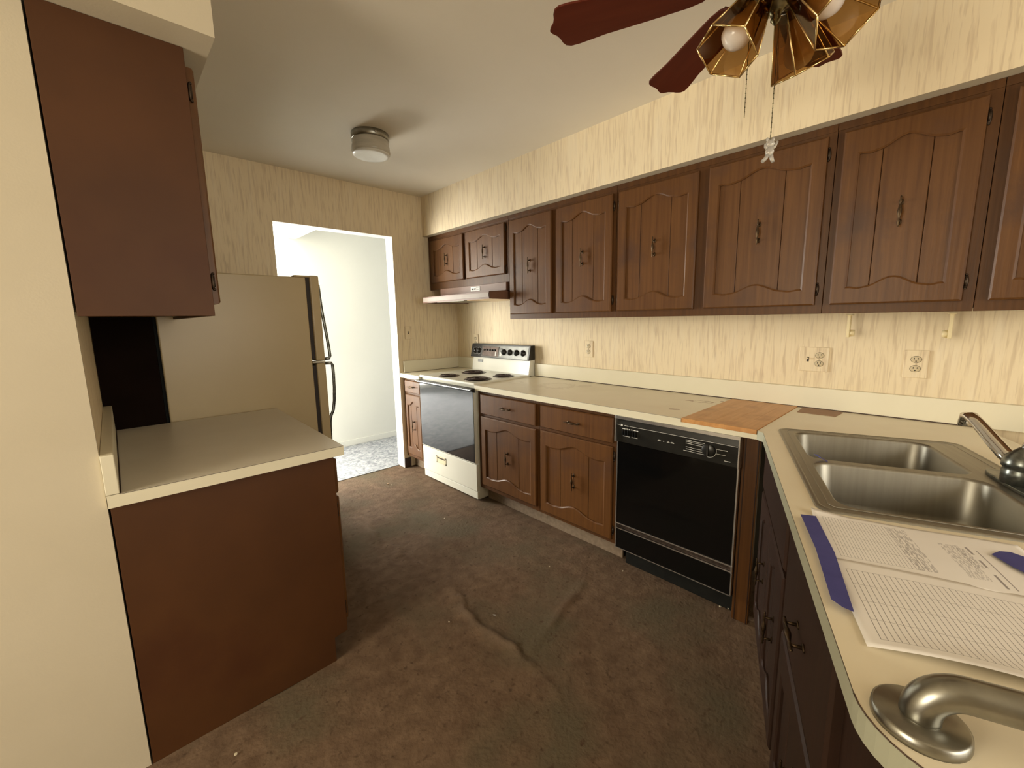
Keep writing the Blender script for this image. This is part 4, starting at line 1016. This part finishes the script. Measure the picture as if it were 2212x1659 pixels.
# ------------------------------------------------------------------ ceiling fan
FANZ = 2.20
def fan():
    cx, cy = -1.298, -3.109
    t = thing('ceiling_fan', 'ceiling fan with mahogany blades and smoked glass light kit', 'ceiling fan', (cx, cy, 0))
    mb = MB(); mb.lathe([(.075, H), (.078, H-.02), (.070, H-.055), (.030, H-.075), (.013, H-.08), (.013, FANZ+.11)], 28); mb.build('canopy', M['brass_dark'], t)
    mb = MB(); mb.lathe([(.03, FANZ+.115), (.085, FANZ+.105), (.105, FANZ+.080), (.108, FANZ+.03), (.098, FANZ+.008), (.070, FANZ-.002), (.055, FANZ-.030), (.056, FANZ-.055), (.040, FANZ-.068), (.001, FANZ-.070)], 32)
    mb.build('motor_housing', M['brass_dark'], t)
    # blades
    half = [(.150, .030), (.165, .043), (.200, .050), (.300, .056), (.420, .061), (.500, .070), (.526, .070), (.540, .063), (.547, .050), (.550, .036), (.556, .022), (.567, .010), (.572, .0)]
    out = half + [(a, -b) for a, b in half[-2::-1]]
    mb = MB(); mb.prism([(a, b) for a, b in out], -.003, .003)
    first = None
    for k in range(6):
        az = R((114, 55, 3, 174, 234, 294)[k])
        if first is None:
            first = mb.build('blade', M['mahogany'], t, .0015)
            o = first
            bk = MB(); bk.box(.085, .165, -.016, .016, .003, .007); bk.box(.155, .215, -.034, .034, .003, .006)
            for sx, sy in ((.175, .02), (.175, -.02), (.205, 0)): bk.ball((sx, sy, -.003), .0055, 8, 6)
            br = bk.build('blade_bracket', M['brass_dark'], o)
        else:
            o = inst(first, t); b2 = inst(br, o)
        o.location = (0, 0, FANZ); o.rotation_euler = (R(9), 0, az)
    # light kit
    LZ = FANZ-.070
    mb = MB(); mb.lathe([(.042, LZ+.012), (.046, LZ-.006), (.040, LZ-.020), (.018, LZ-.030), (.010, LZ-.040), (.012, LZ-.048), (.004, LZ-.058), (.001, LZ-.060)], 24); mb.build('fitter', M['brass_dark'], t)
    for az, tilt, ln in ((R(152), R(33), .165), (R(246), R(42), .185), (R(345), R(32), .150)):
        d = Vector((math.cos(az), math.sin(az), 0)); ax = (d*math.sin(tilt)+Vector((0, 0, -math.cos(tilt)))).normalized()
        n0 = d*.048+Vector((0, 0, LZ+.002))
        rot = ax.to_track_quat('Z', 'Y').to_matrix().to_4x4()
        S = Matrix.Translation(n0) @ rot
        mb = MB(); mb.tube([d*.02+Vector((0, 0, LZ+.004)), n0], .009, 10); mb.lathe([(.020, -.012), (.024, 0), (.024, .030), (.018, .036), (.001, .036)], 18, 0, S); mb.build('lamp_holder', M['brass_dark'], t)
        mb = MB(); hexa = []
        for k in range(6):
            a = 2*PI*k/6+R(15); hexa.append(((.030*math.cos(a), .030*math.sin(a), .004), (.072*math.cos(a), .072*math.sin(a), ln)))
        for k in range(6):
            a, b = hexa[k], hexa[(k+1) % 6]
            mb.tube([a[0], a[1]], .0019, 6, 0, S); mb.tube([a[1], b[1]], .0021, 6, 0, S); mb.tube([a[0], b[0]], .0019, 6, 0, S)
        sh = tag(mb.build('lamp_shade', M['brass'], t), 'hexagonal smoked glass shade with brass edges')
        for k in range(6):
            a, b = hexa[k], hexa[(k+1) % 6]
            p = MB(); c_ = [Vector(a[0]), Vector(b[0]), Vector(b[1]), Vector(a[1])]; nn = (c_[1]-c_[0]).cross(c_[3]-c_[0]).normalized()*.0008
            vv = [x+nn for x in c_]+[x-nn for x in c_]
            p.add([tuple(x) for x in vv], [(0, 1, 2, 3), (7, 6, 5, 4), (0, 4, 5, 1), (1, 5, 6, 2), (2, 6, 7, 3), (3, 7, 4, 0)], 0, False, S); p.build('pane', M['smoke_glass'], sh)
        mb = MB(); mb.lathe([(.013, .034), (.014, .058), (.022, .078), (.031, .096), (.034, .112), (.032, .127), (.022, .140), (.009, .146), (.001, .147)], 20, 0, S)
        tag(mb.build('bulb', M['bulb'], t), 'unlit white glass bulb')
    # pull chains
    for (px, py, zt, zb) in ((.116, .098, LZ-.005, 1.930), (.110, .025, LZ-.01, 1.858)):
        mb = MB(); n = int((zt-zb)/.006)
        mb.tube([(px, py, zt), (px, py, zb)], .0010, 6)
        for k in range(0, n, 2): mb.ball((px, py, zt-k*.006), .0019, 6, 4)
        tag(mb.build('pull_chain', M['brass_dark'], t), 'fine metal pull chain')
    return (cx+.110, cy+.025, 1.858)
end = fan()
# clear acrylic bear figurine on the longer chain
t = thing('chain_ornament', 'small clear acrylic animal figurine hanging from the longer fan chain', 'ornament', (end[0], end[1], end[2]-.062), R(-45))
mb = MB()
mb.ball((0, 0, .042), .011, 12, 8, sc=(1, .8, 1)); mb.ball((-.008, 0, .053), .0045, 8, 6, sc=(.8, .7, 1.3)); mb.ball((.008, 0, .053), .0045, 8, 6, sc=(.8, .7, 1.3))
mb.ball((0, 0, .022), .012, 12, 8, sc=(.9, .8, 1.25))
mb.tube([(.006, 0, .028), (.014, 0, .036), (.019, 0, .048)], [.004, .004, .0035], 8)
mb.tube([(-.006, 0, .028), (-.012, 0, .034), (-.013, 0, .042)], [.004, .004, .003], 8)
mb.tube([(.004, 0, .014), (.007, 0, .004), (.010, -.002, -.006)], [.0055, .005, .0045], 8)
mb.tube([(-.004, 0, .014), (-.010, 0, .004), (-.019, -.002, -.004)], [.0055, .005, .0045], 8)
mb.build('figure', M['clear'], t)
mb = MB(); mb.tube([(0, 0, .052), (0, 0, .064)], .0012, 6); mb.build('loop', M['brass_dark'], t)

# ------------------------------------------------------------------ small debris on the floor
deb = [(-1.010, -1.142, .005, 0, 'small pale chip on the floor in front of the range'), (-1.582, -2.010, .005, 0, 'small bright chip on the torn backing left of the long ridge'),
       (-.991, -.276, .012, 1, 'crumpled brown scrap on the floor near the doorway'), (-.975, -.315, .008, 0, 'pale sliver beside the brown scrap near the doorway'),
       (-1.403, -2.123, .014, 2, 'clear plastic sliver lying right of the long floor ridge'), (-.926, -2.046, .004, 0, 'tiny pale speck on the floor before the base cabinets'),
       (-2.421, -2.022, .006, 0, 'small pale speck on the floor near the left base cabinet'), (-.600, -2.840, .008, 0, 'pale crumb at the corner filler foot'),
       (-.585, -2.872, .006, 0, 'smaller pale crumb beside the corner filler foot'), (-.676, -2.358, .005, 0, 'pale crumb under the left corner of the dishwasher')]
for i, (x, y, r, k, lab) in enumerate(deb):
    rr_ = random.Random(i); mb = MB()
    pl = [(r*rr_.uniform(.6, 1.2)*math.cos(a*PI/3)*(1.0 if k != 2 else .35), r*rr_.uniform(.5, 1.1)*math.sin(a*PI/3)) for a in range(6)]
    h_ = (.003, .007, .002)[k]
    mb.prism(pl, 0, h_)
    o = mb.build(('paint_chip', 'crumpled_scrap', 'plastic_sliver')[k], M[('debris', 'debris_brown', 'clear')[k]], None, .0008); o.location = (x, y, .0035); o.rotation_euler = (0, 0, rr_.uniform(0, 3))
    tag(o, lab, 'debris', 'specks of debris on the floor', 'thing')
